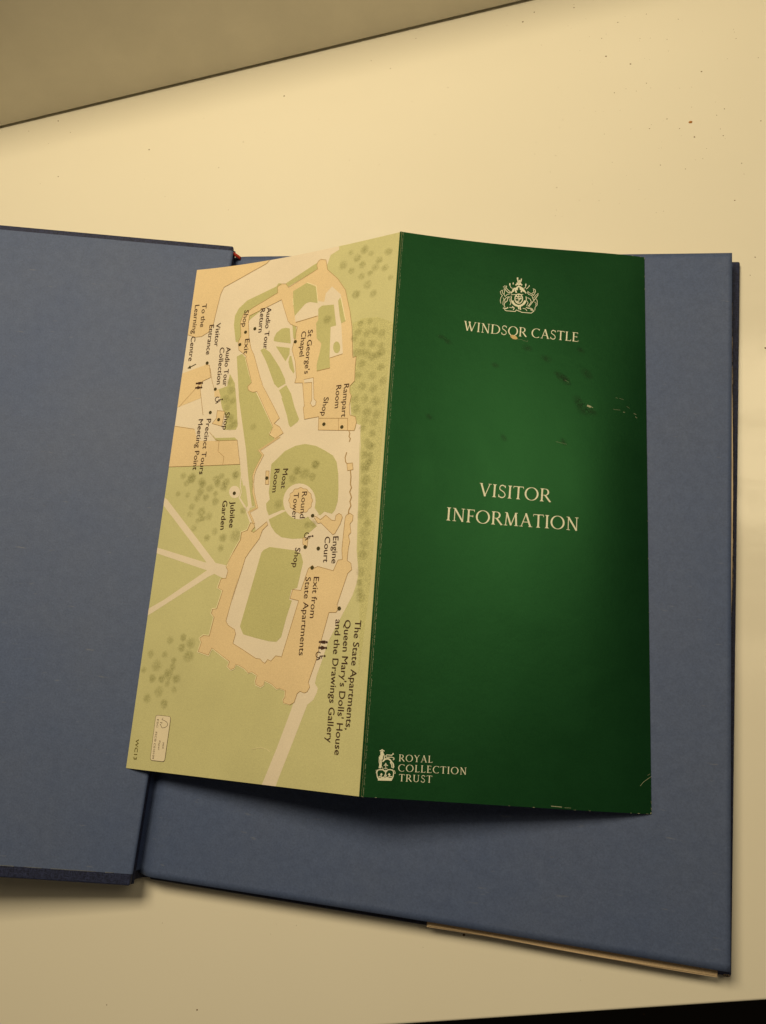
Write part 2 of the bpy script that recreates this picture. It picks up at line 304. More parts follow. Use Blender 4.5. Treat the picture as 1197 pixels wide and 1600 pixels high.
 'stroke': [[[[-7.92,-9.89],[38.64,-1.69],[35.51,1.45],[28.39,4.34],[15.17,10.02],[14.01,13.21],[12.79,23.22],[12.42,27.2],[10.42,30.76],[7.17,32.45],[3.93,32.42],[0.5,31.13],[-7.77,28.96],[-7.92,-9.89]],0.16,"b"],[[[20.36,67.05],[24.13,67.68],[23.64,74.17],[18.69,72.65],[20.45,70.44],[20.36,67.05]],0.16,"b"],[[[26.78,39.13],[26.19,37.21],[27.26,34.29],[26.06,27.73],[27.15,24.14],[31.83,21.51],[43.04,16.44],[42.52,13.62],[44.37,12.53],[46.51,12.88],[48.05,14.78],[61.4,8.67],[60.78,6.72],[61.26,5.08],[62.47,4.43],[65.0,5.24],[66.2,9.9],[71.64,15.18],[75.65,20.96],[77.1,25.95],[78.49,30.4],[80.12,37.61],[81.73,51.01],[83.19,50.65],[83.13,55.1],[83.42,60.89],[81.51,62.86],[81.76,65.52],[82.58,66.93],[82.02,70.79],[82.61,74.74],[85.07,75.64],[85.74,78.06],[85.11,81.19],[69.34,79.54],[68.99,74.04],[62.57,74.52],[61.52,69.52],[61.93,68.89],[59.96,58.95],[56.3,58.53],[56.78,56.29],[55.44,49.18],[53.28,43.74],[54.63,33.83],[51.22,32.13],[49.73,30.46],[45.32,20.02],[30.23,25.28],[30.11,28.24],[31.36,35.27],[33.19,40.84],[34.85,43.44],[39.46,54.43],[40.87,57.25],[40.64,57.26],[47.27,67.18],[51.01,72.99],[48.78,75.04],[51.47,76.63],[53.55,79.48],[50.1,81.43],[47.13,79.63],[48.45,76.37],[38.74,60.34],[36.71,60.51],[34.5,59.45],[33.85,57.74],[35.58,56.03],[31.15,44.83],[31.27,44.0],[28.89,42.04],[27.1,40.63],[26.78,39.13]],0.16,"b"],[[[50.56,115.17],[51.2,116.45],[49.06,118.49],[48.05,121.82],[44.36,126.77],[42.76,129.25],[41.88,133.39],[40.33,139.58],[39.03,145.73],[40.39,137.04],[37.41,153.39],[38.61,154.98],[41.72,156.51],[42.42,158.09],[41.74,161.68],[46.56,163.89],[52.54,166.79],[54.4,166.92],[55.44,167.84],[56.65,168.37],[57.61,166.98],[59.04,167.5],[60.84,165.52],[63.35,165.81],[65.15,158.28],[68.16,145.41],[64.45,144.65],[65.19,141.29],[68.64,141.68],[70.89,133.57],[72.57,132.39],[73.49,133.39],[74.77,132.81],[81.34,134.45],[82.93,130.55],[84.66,130.38],[84.12,126.73],[84.36,115.17],[84.69,113.98],[86.16,113.23],[87.56,114.09],[87.52,116.1],[86.53,117.26],[87.25,120.47],[86.27,121.63],[87.1,123.64],[86.7,126.39],[86.63,130.31],[86.65,130.8],[88.25,131.79],[88.8,134.13],[87.29,135.47],[84.05,146.82],[84.82,148.14],[83.88,149.49],[81.08,149.53],[78.88,159.81],[77.46,166.97],[75.3,174.26],[76.03,175.84],[75.17,177.5],[74.04,177.97],[72.32,177.46],[71.22,178.33],[70.38,181.41],[68.8,182.32],[66.1,181.87],[65.72,180.67],[66.37,180.03],[66.32,177.58],[63.81,176.89],[62.62,177.16],[60.46,175.62],[57.34,174.53],[57.03,176.0],[55.9,176.89],[53.8,176.16],[53.39,174.93],[53.86,172.81],[51.43,171.65],[49.97,172.14],[48.25,170.73],[45.51,169.57],[44.01,169.27],[43.73,170.64],[42.17,171.29],[40.59,170.19],[41.28,168.4],[32.62,163.64],[31.34,166.4],[26.47,165.18],[27.41,161.72],[26.42,160.13],[27.99,159.07],[30.72,159.2],[31.84,152.08],[30.39,150.67],[30.64,149.03],[32.57,148.8],[34.23,141.79],[31.85,140.77],[32.81,137.23],[35.0,137.02],[35.56,134.11],[34.33,132.43],[36.19,128.25],[37.41,126.02],[39.55,122.05],[39.62,119.08],[42.22,118.3],[43.29,115.36],[44.79,115.62],[45.38,117.12],[44.0,118.77],[45.28,119.23],[50.56,115.17]],0.16,"b"],[[[70.96,113.85],[73.08,116.59],[74.43,116.43],[79.83,121.05],[80.68,120.67],[82.55,117.12],[83.21,114.73],[82.76,113.7],[81.64,113.13],[80.46,113.81],[80.21,115.83],[78.84,115.57],[76.17,113.56],[74.07,115.19],[71.88,113.88],[70.96,113.85]],0.16,"b"],[[[47.51,94.64],[49.0,94.73],[49.46,100.19],[47.98,100.11],[47.51,94.64]],0.16,"b"],[[[67.26,121.92],[69.56,121.98],[69.48,125.42],[67.54,124.37],[67.26,121.92]],0.16,"b"],[[[83.15,94.0],[85.53,93.96],[85.99,96.57],[83.68,96.83],[83.15,94.0]],0.16,"b"],[[[35.51,1.45],[28.39,4.34],[15.17,10.02],[14.01,13.21],[12.79,23.22],[12.42,27.2],[10.42,30.76],[7.17,32.45]],0.14,"b"],[[[11.39,45.78],[13.32,46.2],[14.73,51.9],[11.18,53.15],[10.31,56.84],[13.56,68.53]],0.16,"b"],[[[10.91,53.13],[0.84,64.1]],0.1,"b"],[[[13.78,47.46],[15.8,53.68],[17.43,57.42]],0.16,"b"],[[[-1.09,72.4],[10.25,74.52]],0.16,"b"],[[[21.44,80.35],[32.11,80.76],[34.87,91.09],[-0.26,90.41]],0.14,"b"],[[[17.94,76.32],[21.35,79.79],[23.27,80.38],[23.44,84.97],[26.66,87.44],[26.65,90.84]],0.14,"b"],[[[69.98,107.68],[69.85,108.2],[69.56,108.65],[69.48,109.12],[69.6,109.69],[69.55,110.22],[69.17,110.56],[68.67,110.79],[68.35,111.13],[68.16,111.62],[67.84,112.01],[67.3,112.1],[66.71,112.04],[66.24,112.15],[65.8,112.44],[65.28,112.59],[64.73,112.4],[64.22,112.07],[63.71,111.92],[63.13,111.93],[62.55,111.8],[62.13,111.37],[61.83,110.85],[61.42,110.48],[60.85,110.21],[60.37,109.82],[60.2,109.27],[60.19,108.71],[60.0,108.21],[59.6,107.72],[59.34,107.18],[59.47,106.66],[59.76,106.2],[59.84,105.72],[59.71,105.14],[59.75,104.6],[60.15,104.25],[60.66,104.02],[60.98,103.68],[61.17,103.18],[61.5,102.78],[62.05,102.7],[62.65,102.76],[63.13,102.66],[63.58,102.37],[64.1,102.22],[64.66,102.43],[65.18,102.77],[65.69,102.93],[66.27,102.92],[66.85,103.07],[67.26,103.5],[67.56,104.02],[67.96,104.4],[68.52,104.68],[68.99,105.07],[69.15,105.62],[69.16,106.18],[69.34,106.67],[69.73,107.15],[69.98,107.68]],0.18,"b"],[[[71.92,54.07],[65.94,54.66]],0.25,"b"],[[[77.13,48.79],[71.24,49.78]],0.2,"b"],[[[53.6,31.65],[63.77,30.28]],0.25,"b"],[[[60.81,59.05],[64.25,59.23],[65.08,66.76],[64.5,68.04],[65.64,69.58],[67.04,69.19],[67.08,67.42],[66.01,66.41],[64.76,57.25],[60.39,57.54]],0.16,"b"],[[[69.06,74.7],[81.81,75.96],[82.25,80.72]],0.16,"b"],[[[77.84,75.56],[78.31,80.36]],0.12,"b"],[[[82.73,80.98],[83.29,82.09],[83.04,83.35],[83.71,84.25],[83.37,85.49]],0.35,"b"],[[[82.65,89.56],[82.16,91.62],[82.55,93.33],[83.31,94.22]],0.35,"b"],[[[84.89,96.82],[85.34,99.33],[85.38,102.22],[85.94,103.48],[85.33,105.08],[86.28,107.17],[85.76,108.77],[86.35,110.42],[85.61,112.0],[85.54,113.61]],0.4,"b"],[[[68.8,182.32],[66.12,181.99],[65.57,180.68],[66.26,179.95],[66.19,177.67],[63.82,177.01],[62.64,177.36],[60.39,175.83],[57.27,174.74],[57.16,176.2],[55.93,177.1],[53.68,176.38],[53.19,174.94],[53.63,172.94],[51.36,171.87],[49.89,172.27],[48.06,170.87],[45.27,169.71],[44.13,169.46],[43.78,170.95],[42.21,171.56],[40.37,170.32],[41.07,168.6],[32.77,163.96],[31.53,166.72],[26.21,165.39],[27.13,161.81],[26.17,160.14],[27.76,158.88],[30.44,159.01],[31.55,152.08],[30.05,150.68],[30.36,148.83],[32.3,148.6],[33.95,141.92],[31.52,140.85],[32.54,137.1]],0.3,"c"],[[[34.42,133.06],[35.94,128.24],[37.01,126.02],[39.2,122.04],[39.26,118.99],[41.94,118.08],[43.01,115.13]],0.3,"c"],[[[51.43,23.47],[50.86,20.45]],0.25,"c"],[[[56.9,14.13],[61.49,16.42],[63.39,24.49]],0.3,"c"],[[[73.69,23.45],[76.93,34.32]],0.3,"c"],[[[30.87,44.92],[33.29,50.93],[35.6,56.38],[33.1,51.27],[35.87,56.29]],0.2,"c"],[[[38.55,60.78],[48.51,76.82],[47.04,78.95],[50.12,81.66]],0.2,"c"],[[[55.02,198.63],[57.14,197.97],[59.32,197.8],[61.3,198.11],[62.6,198.8]],0.12,"c"]],
 'dots': [[29.32,32.77],[33.76,31.71],[27.29,38.21],[12.0,45.08],[54.45,40.37],[17.96,57.42],[17.03,67.69],[21.67,71.18],[71.62,77.4],[79.63,79.28],[48.29,97.61],[70.57,113.58],[68.67,125.45],[74.31,126.13],[72.49,133.3],[85.07,148.07],[33.94,103.06]],
 'trees': [[73.53,9.28,1.9],[77.56,12.75,1.52],[79.76,7.45,1.63],[82.5,10.91,1.63],[88.47,13.35,1.63],[92.81,14.5,1.36],[85.5,20.49,1.74],[80.77,23.81,1.74],[88.47,24.79,1.63],[86.26,15.48,1.36],[82.48,16.13,1.63],[76.52,4.33,1.09],[86.0,6.65,1.2],[95.5,19.23,1.09],[68.49,32.7,1.9],[82.89,4.28,1.63],[89.91,10.59,1.63],[93.69,7.65,1.63],[83.84,36.85,1.36],[88.05,36.64,1.36],[83.21,40.39,1.52],[87.06,41.46,1.52],[90.27,41.07,1.52],[93.6,42.5,1.52],[81.55,42.86,1.52],[85.56,45.73,1.63],[89.79,46.37,1.63],[93.57,47.83,1.63],[83.04,48.96,1.63],[87.79,50.09,1.63],[92.47,51.21,1.63],[85.87,49.24,1.63],[90.22,51.65,1.63],[94.23,50.46,1.52],[85.83,54.14,1.74],[90.88,59.65,1.85],[94.25,56.61,1.63],[84.86,58.87,1.52],[95.61,62.42,1.52],[87.11,63.54,1.74],[91.77,64.97,1.63],[84.33,68.44,1.63],[88.48,68.9,1.63],[93.1,70.28,1.74],[85.15,72.42,1.63],[89.83,74.2,1.63],[93.96,75.48,1.52],[89.21,77.55,1.52],[92.89,78.76,1.52],[88.56,80.45,1.36],[92.79,82.95,1.52],[90.83,86.13,1.36],[93.2,87.99,1.63],[90.36,91.09,1.36],[92.79,93.75,1.36],[90.82,96.49,1.63],[69.65,93.36,1.36],[61.86,95.41,1.36],[69.7,93.48,1.52],[65.37,96.82,2.17],[61.88,95.31,1.63],[68.82,98.31,1.36],[60.1,98.42,1.63],[54.86,108.38,1.63],[71.27,116.73,1.63],[68.56,117.05,1.36],[91.67,100.96,2.17],[91.64,105.83,1.9],[91.45,113.85,1.9],[92.88,120.64,2.07],[91.89,87.79,1.63],[91.18,95.19,1.9],[92.64,91.59,1.52],[92.79,124.56,1.63],[91.98,109.87,1.63],[93.45,117.11,1.36],[12.36,95.88,1.9],[18.03,98.62,1.63],[21.97,100.58,1.63],[28.6,100.21,1.63],[6.53,102.22,1.2],[11.38,102.85,1.36],[16.34,104.38,1.36],[20.45,104.09,1.36],[25.38,106.05,1.63],[14.29,107.88,1.63],[19.35,110.26,1.63],[23.24,112.14,1.63],[13.74,110.97,1.36],[16.76,116.79,1.36],[23.58,120.86,1.52],[27.0,118.34,1.36],[31.19,121.02,1.63],[37.08,120.3,2.28],[30.8,125.07,1.36],[20.28,112.93,1.36],[39.13,110.28,1.36],[25.26,98.5,1.36],[33.55,95.8,1.36],[17.48,101.74,1.52],[10.04,97.83,1.3],[24.91,102.94,1.3],[18.35,113.75,1.2],[7.92,94.55,1.3],[12.55,161.29,1.52],[18.72,160.08,1.52],[22.59,162.21,2.17],[18.61,163.97,1.63],[22.25,166.88,2.07],[4.22,166.93,1.52],[7.85,171.31,1.9],[10.95,166.89,1.2],[14.01,174.28,1.9],[15.64,168.95,1.2],[6.66,176.25,1.63],[11.03,176.24,1.36],[18.04,175.7,1.9],[14.09,177.7,1.36],[10.58,180.97,2.07],[5.42,183.79,1.63],[13.88,185.29,1.74],[17.75,179.9,1.36],[1.95,173.2,1.2],[15.55,171.39,1.36],[26.05,58.65,1.85],[23.96,62.25,1.74],[27.33,70.96,1.85],[29.77,73.47,1.63],[25.05,66.11,1.63],[27.28,63.48,1.63],[24.42,54.7,1.52],[27.88,74.71,1.63],[39.04,75.59,1.3],[12.31,95.78,1.74],[17.28,97.36,1.52],[24.46,96.79,1.63],[29.31,98.37,1.63],[33.4,95.02,1.52],[26.85,95.57,1.36],[92.37,134.93,1.63],[93.15,144.09,1.85],[92.69,128.75,1.63],[92.27,138.77,1.36],[92.53,141.82,1.36]],
 'lab': [["To the",[5.38,17.01],[5.79,27.97],2.2],["Learning Centre",[1.72,17.19],[2.29,43.44],2.2],["Visitor",[13.89,26.95],[14.44,37.84],2.2],["Entrance",[10.62,27.42],[10.77,41.19],2.2],["Shop",[27.44,22.43],[27.08,30.09],2.2],["Exit",[29.62,36.04],[29.8,42.87],2.2],["Audio Tour",[38.6,22.72],[39.21,41.8],2.2],["Return",[35.45,22.76],[35.73,33.77],2.2],["Audio Tour",[20.72,38.72],[21.41,56.43],2.2],["Collection",[17.51,38.64],[18.28,55.34],2.2],["St George's",[60.02,36.09],[60.37,55.25],2.2],["Chapel",[56.94,36.34],[57.12,47.3],2.2],["Rampart",[78.98,61.76],[78.98,75.33],2.2],["Room",[75.57,61.92],[75.7,71.34],2.2],["Shop",[70.55,66.24],[69.92,73.82],2.2],["Shop",[24.57,68.18],[24.24,75.74],2.2],["Precinct Tours",[15.72,70.47],[15.66,94.34],2.2],["Meeting Point",[11.73,70.38],[12.19,92.35],2.2],["Moat",[55.42,94.26],[55.29,102.22],2.2],["Room",[51.52,94.14],[51.5,103.53],2.2],["Round",[65.01,104.0],[65.11,114.37],2.2],["Tower",[61.42,104.32],[61.68,114.54],2.2],["Engine",[80.12,121.78],[80.36,131.79],2.2],["Court",[76.69,121.77],[76.86,131.35],2.2],["Shop",[64.55,125.6],[64.03,133.0],2.2],["Jubilee",[32.81,106.43],[33.53,117.12],2.2],["Garden",[28.95,105.97],[29.45,117.75],2.2],["Exit from",[73.61,136.68],[73.44,151.64],2.2],["State Apartments",[70.17,136.74],[70.42,165.06],2.2],["The State Apartments,",[91.82,152.08],[91.25,189.12],2.3],["Queen Mary's Dolls' House",[87.74,152.07],[87.88,197.64],2.3],["and the Drawings Gallery",[84.03,151.95],[84.36,193.89],2.3]],
 'lab2': [["WC13",[2.92,199.12],[3.09,206.56],1.45],["FSC",[11.66,191.18],[11.78,194.32],0.8],["MIX",[15.7,199.43],[15.84,201.7],0.75],["Paper",[13.92,198.85],[14.02,202.33],0.75],["FSC® C010109",[11.67,195.8],[11.84,205.6],0.85]],
 'mark': [[10.83,189.66],[17.92,189.78],[17.73,206.14],[10.98,206.16]],
 'tick': [[[14.39,190.41],[13.94,191.17],[14.93,191.36],[16.27,191.85],[16.95,192.59],[16.77,193.28],[15.88,193.93],[14.54,194.18],[13.91,193.48],[13.68,192.87],[13.33,193.04]],[[13.21,192.36],[13.69,192.23],[14.12,192.53],[14.16,192.0]]],
 'arrow': [[6.42,45.09],[2.38,46.79]],
 'icons': [[[9.21,54.25],[9.22,56.04]],[[79.57,160.24],[79.54,162.04]]],
 'wheel': [[20.12,62.31],[69.4,121.36],[78.88,164.87]],
 'cover_text': [["WINDSOR CASTLE",[26.18,38.38],[71.73,40.12],3.89],["VISITOR",[34.87,103.73],[61.91,104.77],4.86],["INFORMATION",[23.05,113.87],[72.48,114.84],4.88],["ROYAL",[11.49,198.1],[22.95,197.9],2.19],["COLLECTION",[11.5,201.3],[34.74,201.0],2.24],["TRUST",[11.99,204.39],[23.14,204.27],2.23]],
 'crest': [[[[49.19,23.07],[49.11,23.81],[48.83,24.47],[48.39,24.95],[47.85,25.19],[47.28,25.16],[46.76,24.87],[46.37,24.35],[46.14,23.67],[46.12,22.92],[46.3,22.21],[46.67,21.62],[47.17,21.25],[47.73,21.14],[48.29,21.3],[48.75,21.72],[49.07,22.34],[49.19,23.07]],0.37],[[[50.17,23.82],[50.07,24.26],[49.91,24.68],[49.69,25.07],[49.42,25.42],[49.1,25.71],[48.74,25.95],[48.35,26.12],[47.94,26.22],[47.53,26.25],[47.12,26.21],[46.72,26.09],[46.35,25.91],[46.01,25.66],[45.72,25.36],[45.48,25.0],[45.3,24.61],[45.18,24.18]],0.69],[[[50.49,21.98],[50.66,22.6],[50.7,23.26],[50.62,23.91],[50.42,24.54],[50.11,25.11],[49.7,25.61],[49.2,26.02],[48.65,26.31],[48.05,26.49],[47.44,26.53],[46.83,26.44],[46.26,26.23],[45.74,25.89],[45.31,25.45],[44.96,24.93],[44.73,24.34],[44.62,23.7],[44.62,23.05],[44.76,22.41]],0.32],[[[46.23,22.36],[48.91,22.16]],0.27],[[[47.6,21.33],[47.7,25.03]],0.27],[[[46.36,23.28],[48.83,23.09]],0.23],[[[46.64,21.86],[47.31,22.74]],0.32],[[[47.99,23.85],[48.39,22.66]],0.32],[[[46.82,24.17],[47.37,24.82]],0.46],[[[48.08,23.15],[48.71,22.75]],0.5],[[[44.38,21.92],[44.91,21.65],[47.6,21.37],[49.42,21.19]],0.23],[[[46.61,20.71],[46.25,19.57],[46.76,18.37],[47.5,17.84],[48.48,18.23],[48.94,19.13],[48.54,20.33]],0.59],[[[46.9,19.52],[46.97,18.35]],0.5],[[[48.3,19.41],[48.05,18.26]],0.5],[[[46.19,17.48],[46.72,16.97],[47.48,17.14],[48.23,16.85],[48.89,17.26]],0.55],[[[46.6,16.51],[48.43,16.36]],0.5],[[[47.01,15.89],[48.2,15.79]],0.46],[[[46.91,14.02],[46.93,14.73]],0.59],[[[46.87,14.61],[47.12,15.77]],0.37],[[[48.48,14.36],[48.4,15.43],[47.31,15.16]],0.37],[[[48.17,14.74],[48.71,14.58]],0.32],[[[45.31,20.34],[45.69,18.92],[46.56,18.85]],0.59],[[[49.61,20.01],[49.14,18.65],[48.49,18.46]],0.59],[[[44.47,21.11],[45.08,20.13],[45.27,19.18]],0.46],[[[50.49,20.65],[49.93,19.76],[49.58,19.08]],0.46],[[[41.78,18.2],[42.05,18.22]],0.58],[[[41.28,18.59],[41.49,18.62]],0.45],[[[42.43,18.26],[42.7,18.28]],0.58],[[[43.66,17.22],[44.11,17.23]],0.96],[[[45.03,16.76],[45.42,16.77]],0.83],[[[50.09,16.93],[50.54,16.95]],0.96],[[[51.58,17.29],[51.86,17.31]],0.58],[[[49.79,19.88],[50.12,19.9]],0.7],[[[46.02,19.12],[46.29,19.15]],0.58],[[[43.93,17.66],[44.28,18.57],[45.05,18.97]],0.23],[[[50.29,17.15],[50.21,18.1],[49.57,18.61]],0.23],[[[51.7,17.4],[51.07,18.27],[50.44,18.78]],0.23],[[[41.81,18.77],[42.28,19.89],[43.16,20.75],[44.24,20.89]],0.27],[[[42.23,18.51],[42.8,19.39],[43.79,20.23],[44.45,20.64]],0.27],[[[41.61,19.26],[41.87,20.62],[41.69,21.79],[42.15,22.68],[42.98,21.69],[44.04,21.37]],0.23],[[[44.29,22.51],[43.24,23.28],[43.07,24.45],[42.02,25.45],[41.85,26.61],[42.3,27.27]],0.27],[[[43.65,22.56],[42.59,23.1],[41.98,24.07],[42.12,24.98]],0.23],[[[40.77,20.02],[40.15,20.77],[40.51,21.89],[41.06,22.31],[40.45,23.28],[40.28,24.67],[40.54,25.8]],0.21],[[[40.99,20.0],[41.03,21.16],[41.48,21.81]],0.21],[[[41.31,23.21],[41.76,23.86],[41.37,25.04],[41.41,26.42]],0.21],[[[44.11,23.45],[44.14,24.37],[44.59,25.25],[44.19,26.2]],0.23],[[[51.11,19.67],[51.77,20.32],[52.86,20.71],[53.52,21.36],[54.35,19.66],[54.11,18.74],[53.24,18.45]],0.23],[[[50.91,20.15],[51.58,21.03],[52.88,21.41],[53.34,22.77],[53.79,23.44]],0.23],[[[53.46,18.79],[53.71,19.94],[52.86,20.47]],0.21],[[[55.33,20.3],[55.25,21.24],[54.0,23.19],[52.96,24.66],[51.71,26.6]],0.25],[[[54.81,20.8],[53.55,22.53]],0.21],[[[51.18,22.46],[52.27,23.08],[52.73,24.21],[51.91,25.66],[51.27,26.17]],0.23],[[[54.63,22.68],[55.08,23.59],[55.12,25.44],[54.29,26.43],[54.21,27.82]],0.21],[[[54.02,24.12],[54.68,24.78],[54.48,25.72]],0.21],[[[51.0,23.87],[51.45,24.76],[50.84,25.96]],0.21],[[[41.45,27.67],[42.74,27.8],[43.37,27.41],[43.15,27.2]],0.37],[[[41.9,28.21],[42.77,28.72],[45.13,28.78],[46.41,28.8],[46.82,28.08],[47.69,28.48],[48.12,28.57]],0.27],[[[48.12,28.57],[48.99,28.97],[50.27,29.0],[52.85,29.06],[53.89,28.07],[52.82,27.8]],0.27],[[[45.06,26.6],[45.95,27.46],[45.54,28.17]],0.32],[[[50.64,26.67],[51.51,27.07],[52.58,27.0],[53.45,27.41],[52.39,27.71]],0.32],[[[47.08,25.99],[47.65,26.88],[47.88,27.78]],0.5],[[[48.69,25.88],[48.29,26.83],[48.53,27.97]],0.46],[[[45.67,25.4],[46.34,26.28],[47.63,26.42],[49.13,26.08],[49.74,25.11]],0.37],[[[44.01,27.14],[44.87,27.3],[45.93,27.0]],0.23],[[[49.37,27.22],[50.45,27.38],[51.11,28.25]],0.23]],
 'crest2': [[[[5.71,194.61],[5.73,194.95]],0.26],[[[5.44,194.79],[6.01,194.76]],0.22],[[[4.96,195.2],[5.31,195.05],[5.75,195.23],[6.17,195.0],[6.54,195.18]],0.32],[[[5.69,195.37],[5.76,196.94]],0.95],[[[5.59,196.54],[5.66,197.9]],1.11],[[[6.07,195.69],[6.66,196.88],[6.66,197.84]],0.32],[[[4.95,196.99],[5.02,198.62],[5.28,199.56]],0.29],[[[5.52,197.91],[5.68,199.26],[5.57,200.63]],0.54],[[[5.28,199.56],[5.13,200.52],[5.71,200.55]],0.29],[[[6.14,198.56],[6.93,197.69],[7.93,197.49],[8.67,197.86],[9.3,198.64]],0.48],[[[8.98,198.25],[9.76,199.02],[9.97,199.96],[9.71,200.39]],0.41],[[[8.72,198.54],[9.27,199.32],[9.41,200.27]],0.35],[[[9.52,195.62],[9.33,196.04],[9.68,195.88]],0.32],[[[9.34,196.18],[8.85,196.34],[7.41,196.29],[7.08,196.65],[7.32,197.05],[9.18,196.94],[9.84,197.17],[9.94,197.58],[9.53,197.81]],0.26],[[[8.84,196.21],[9.15,196.46]],0.191],[[[6.28,200.59],[6.75,201.1],[5.96,200.06]],0.191],[[[7.24,198.9],[7.35,200.53]],0.191],[[[6.85,199.47],[7.7,199.42]],0.191],[[[6.66,199.82],[7.0,199.59],[7.57,199.56],[8.01,199.74]],0.22],[[[6.78,200.63],[7.93,200.56]],0.191],[[[7.03,199.05],[7.46,199.02]],0.159],[[[5.18,204.17],[4.69,203.26],[4.46,202.05],[4.69,201.36],[5.46,201.11],[6.46,201.12],[7.14,201.62]],0.32],[[[9.67,203.91],[10.03,202.94],[10.09,201.72],[9.75,201.06],[8.88,200.91],[8.03,201.03],[7.64,201.59]],0.32],[[[7.17,201.08],[7.42,202.15],[7.38,202.96]],0.32],[[[7.53,201.06],[7.66,201.86]],0.22],[[[5.04,204.25],[9.67,204.02]],0.64],[[[5.08,203.77],[9.79,203.57]],0.26],[[[5.12,203.37],[5.89,203.19],[6.35,203.57],[7.33,203.24],[8.2,203.46],[8.74,203.02],[9.69,203.17]],0.26],[[[6.04,202.23],[6.03,203.04]],0.41],[[[5.64,202.66],[6.43,202.61]],0.22],[[[8.61,202.08],[8.73,202.89]],0.41],[[[8.21,202.51],[9.06,202.46]],0.22],[[[7.01,202.85],[7.87,202.8]],0.35],[[[4.18,201.26],[4.38,202.06],[4.19,202.34]],0.159],[[[10.18,201.04],[10.51,201.56],[10.68,201.96],[10.11,201.99]],0.159],[[[4.99,204.46],[9.55,204.3]],0.22]],
 'scuff': [[[[75.39,66.16],[76.81,66.65]],0.75],[[[76.81,66.47],[77.7,66.93]],0.3],[[[89.52,67.2],[90.25,67.28]],0.22],[[[93.72,67.13],[94.82,67.51]],0.2],[[[94.44,68.3],[94.8,68.79],[95.17,68.74]],0.2],[[[88.11,61.87],[89.74,62.2]],0.1],[[[86.66,61.69],[87.38,61.97]],0.1],[[[91.0,64.79],[92.09,65.36]],0.1],[[[85.55,66.62],[88.44,66.61]],0.1],[[[66.62,56.52],[68.23,57.34]],0.08],[[[63.45,81.4],[67.63,82.22]],0.08],[[[95.0,201.14],[96.14,199.85],[97.55,198.85],[99.06,197.93]],0.2],[[[97.74,197.59],[98.63,197.08]],0.12],[[[98.63,209.73],[98.89,209.79]],0.6],[[[47.64,40.72],[49.12,40.41],[50.2,41.02],[51.48,41.27],[51.88,40.7]],0.08],[[[63.9,209.21],[67.64,209.3]],0.3],[[[68.52,209.45],[70.73,209.43]],0.12]],
 'stain': [[44.62,39.1],[45.68,38.81],[47.18,39.39],[47.71,40.26],[47.01,40.67],[45.73,40.52],[44.99,39.84]],
 'smudge': [[66.26,56.17,2.38],[64.11,54.42,1.9],[75.16,53.23,2.38],[73.81,67.84,2.86],[72.02,64.68,2.38],[77.35,68.62,1.9],[14.7,74.94,1.43],[43.61,80.88,1.43],[66.47,81.28,1.43],[17.87,42.35,1.43],[20.43,43.79,1.43],[39.18,51.77,1.43],[66.97,56.44,1.9],[59.29,48.02,1.9],[51.6,43.95,1.9],[72.75,43.51,1.43]],
 'speck': [[52.1,250.0,0.87],[53.8,242.6,0.36],[65.8,256.0,0.31],[26.3,281.7,0.46],[56.3,275.6,0.38],[80.3,249.2,0.31],[0.2,314.6,0.33],[-17.8,313.7,0.33],[-22.8,308.7,0.41],[13.3,296.5,0.26],[15.6,286.6,0.41],[-257.4,267.3,0.41],[-248.8,260.0,0.26],[-202.4,247.7,0.38],[-163.4,235.9,0.26],[-135.5,274.9,0.51],[-250.1,234.1,0.38],[-152.9,249.8,0.26],[-83.8,287.2,0.26],[-93.8,292.3,0.23],[35.3,247.7,0.26],[47.7,247.1,0.26],[42.4,252.2,0.26],[50.4,227.0,0.23],[40.2,229.3,0.23],[72.7,228.9,0.23],[70.0,211.3,0.31],[19.9,267.0,0.26],[62.7,253.0,0.21],[33.4,271.1,0.23],[65.4,242.7,0.26],[57.3,231.7,0.18],[-55.1,274.5,0.21],[-73.0,303.5,0.23],[-2.7,219.7,0.21],[-58.9,249.4,0.21],[-19.3,-82.3,0.51],[-114.7,-122.4,0.31],[-150.7,-126.8,0.26],[77.8,184.9,0.31],[75.9,176.8,0.21],[81.4,145.0,0.38],[70.4,291.8,0.23],[-273.4,262.0,0.23],[30.0,295.1,0.21],[79.4,281.1,0.23],[32.4,308.1,0.26],[20.0,304.7,0.26],[46.2,304.1,0.21]]
}
CORNER = {'Lt': [-154.871, 169.328, 8.433], 'Lb': [-149.505, -39.591, 7.145], 'Ft': [-60.583, 173.605, 28.088], 'Fb': [-53.262, -35.512, 28.929], 'Rt': [33.534, 178.307, 0.5], 'Rb': [41.435, -32.318, 0.5]}
# ---------------------------------------------------------------- desk, wall, floor (the setting)
U = Vector((math.cos(math.radians(12.2)), math.sin(math.radians(12.2)), 0))   # along the desk
V = Vector((-U.y, U.x, 0))                                                     # towards the wall
def box_along(name, o, u0, u1, v0, v1, z0, z1, mat, bev=0, idx=None):
    bm = bmesh.new()
    vs = [bm.verts.new(o + U * a + V * b + Vector((0, 0, c))) for c in (z0, z1) for a, b in ((u0, v0), (u1, v0), (u1, v1), (u0, v1))]
    for f in ((3, 2, 1, 0), (4, 5, 6, 7), (0, 1, 5, 4), (1, 2, 6, 5), (2, 3, 7, 6), (3, 0, 4, 7)):
        bm.faces.new([vs[i] for i in f])
    if bev:
        bmesh.ops.bevel(bm, geom=list(bm.edges), offset=bev, segments=3, affect='EDGES', profile=.5)
    m = bpy.data.meshes.new(name)
    bm.to_mesh(m); bm.free()
    m.materials.append(mat)
    ob = bpy.data.objects.new(name, m)
    COL.objects.link(ob)
    return ob
Uw = math.atan2(320.4 - 263.6, -15.2 + 290.9)
front = Vector((-.0348, -.1133, 0))
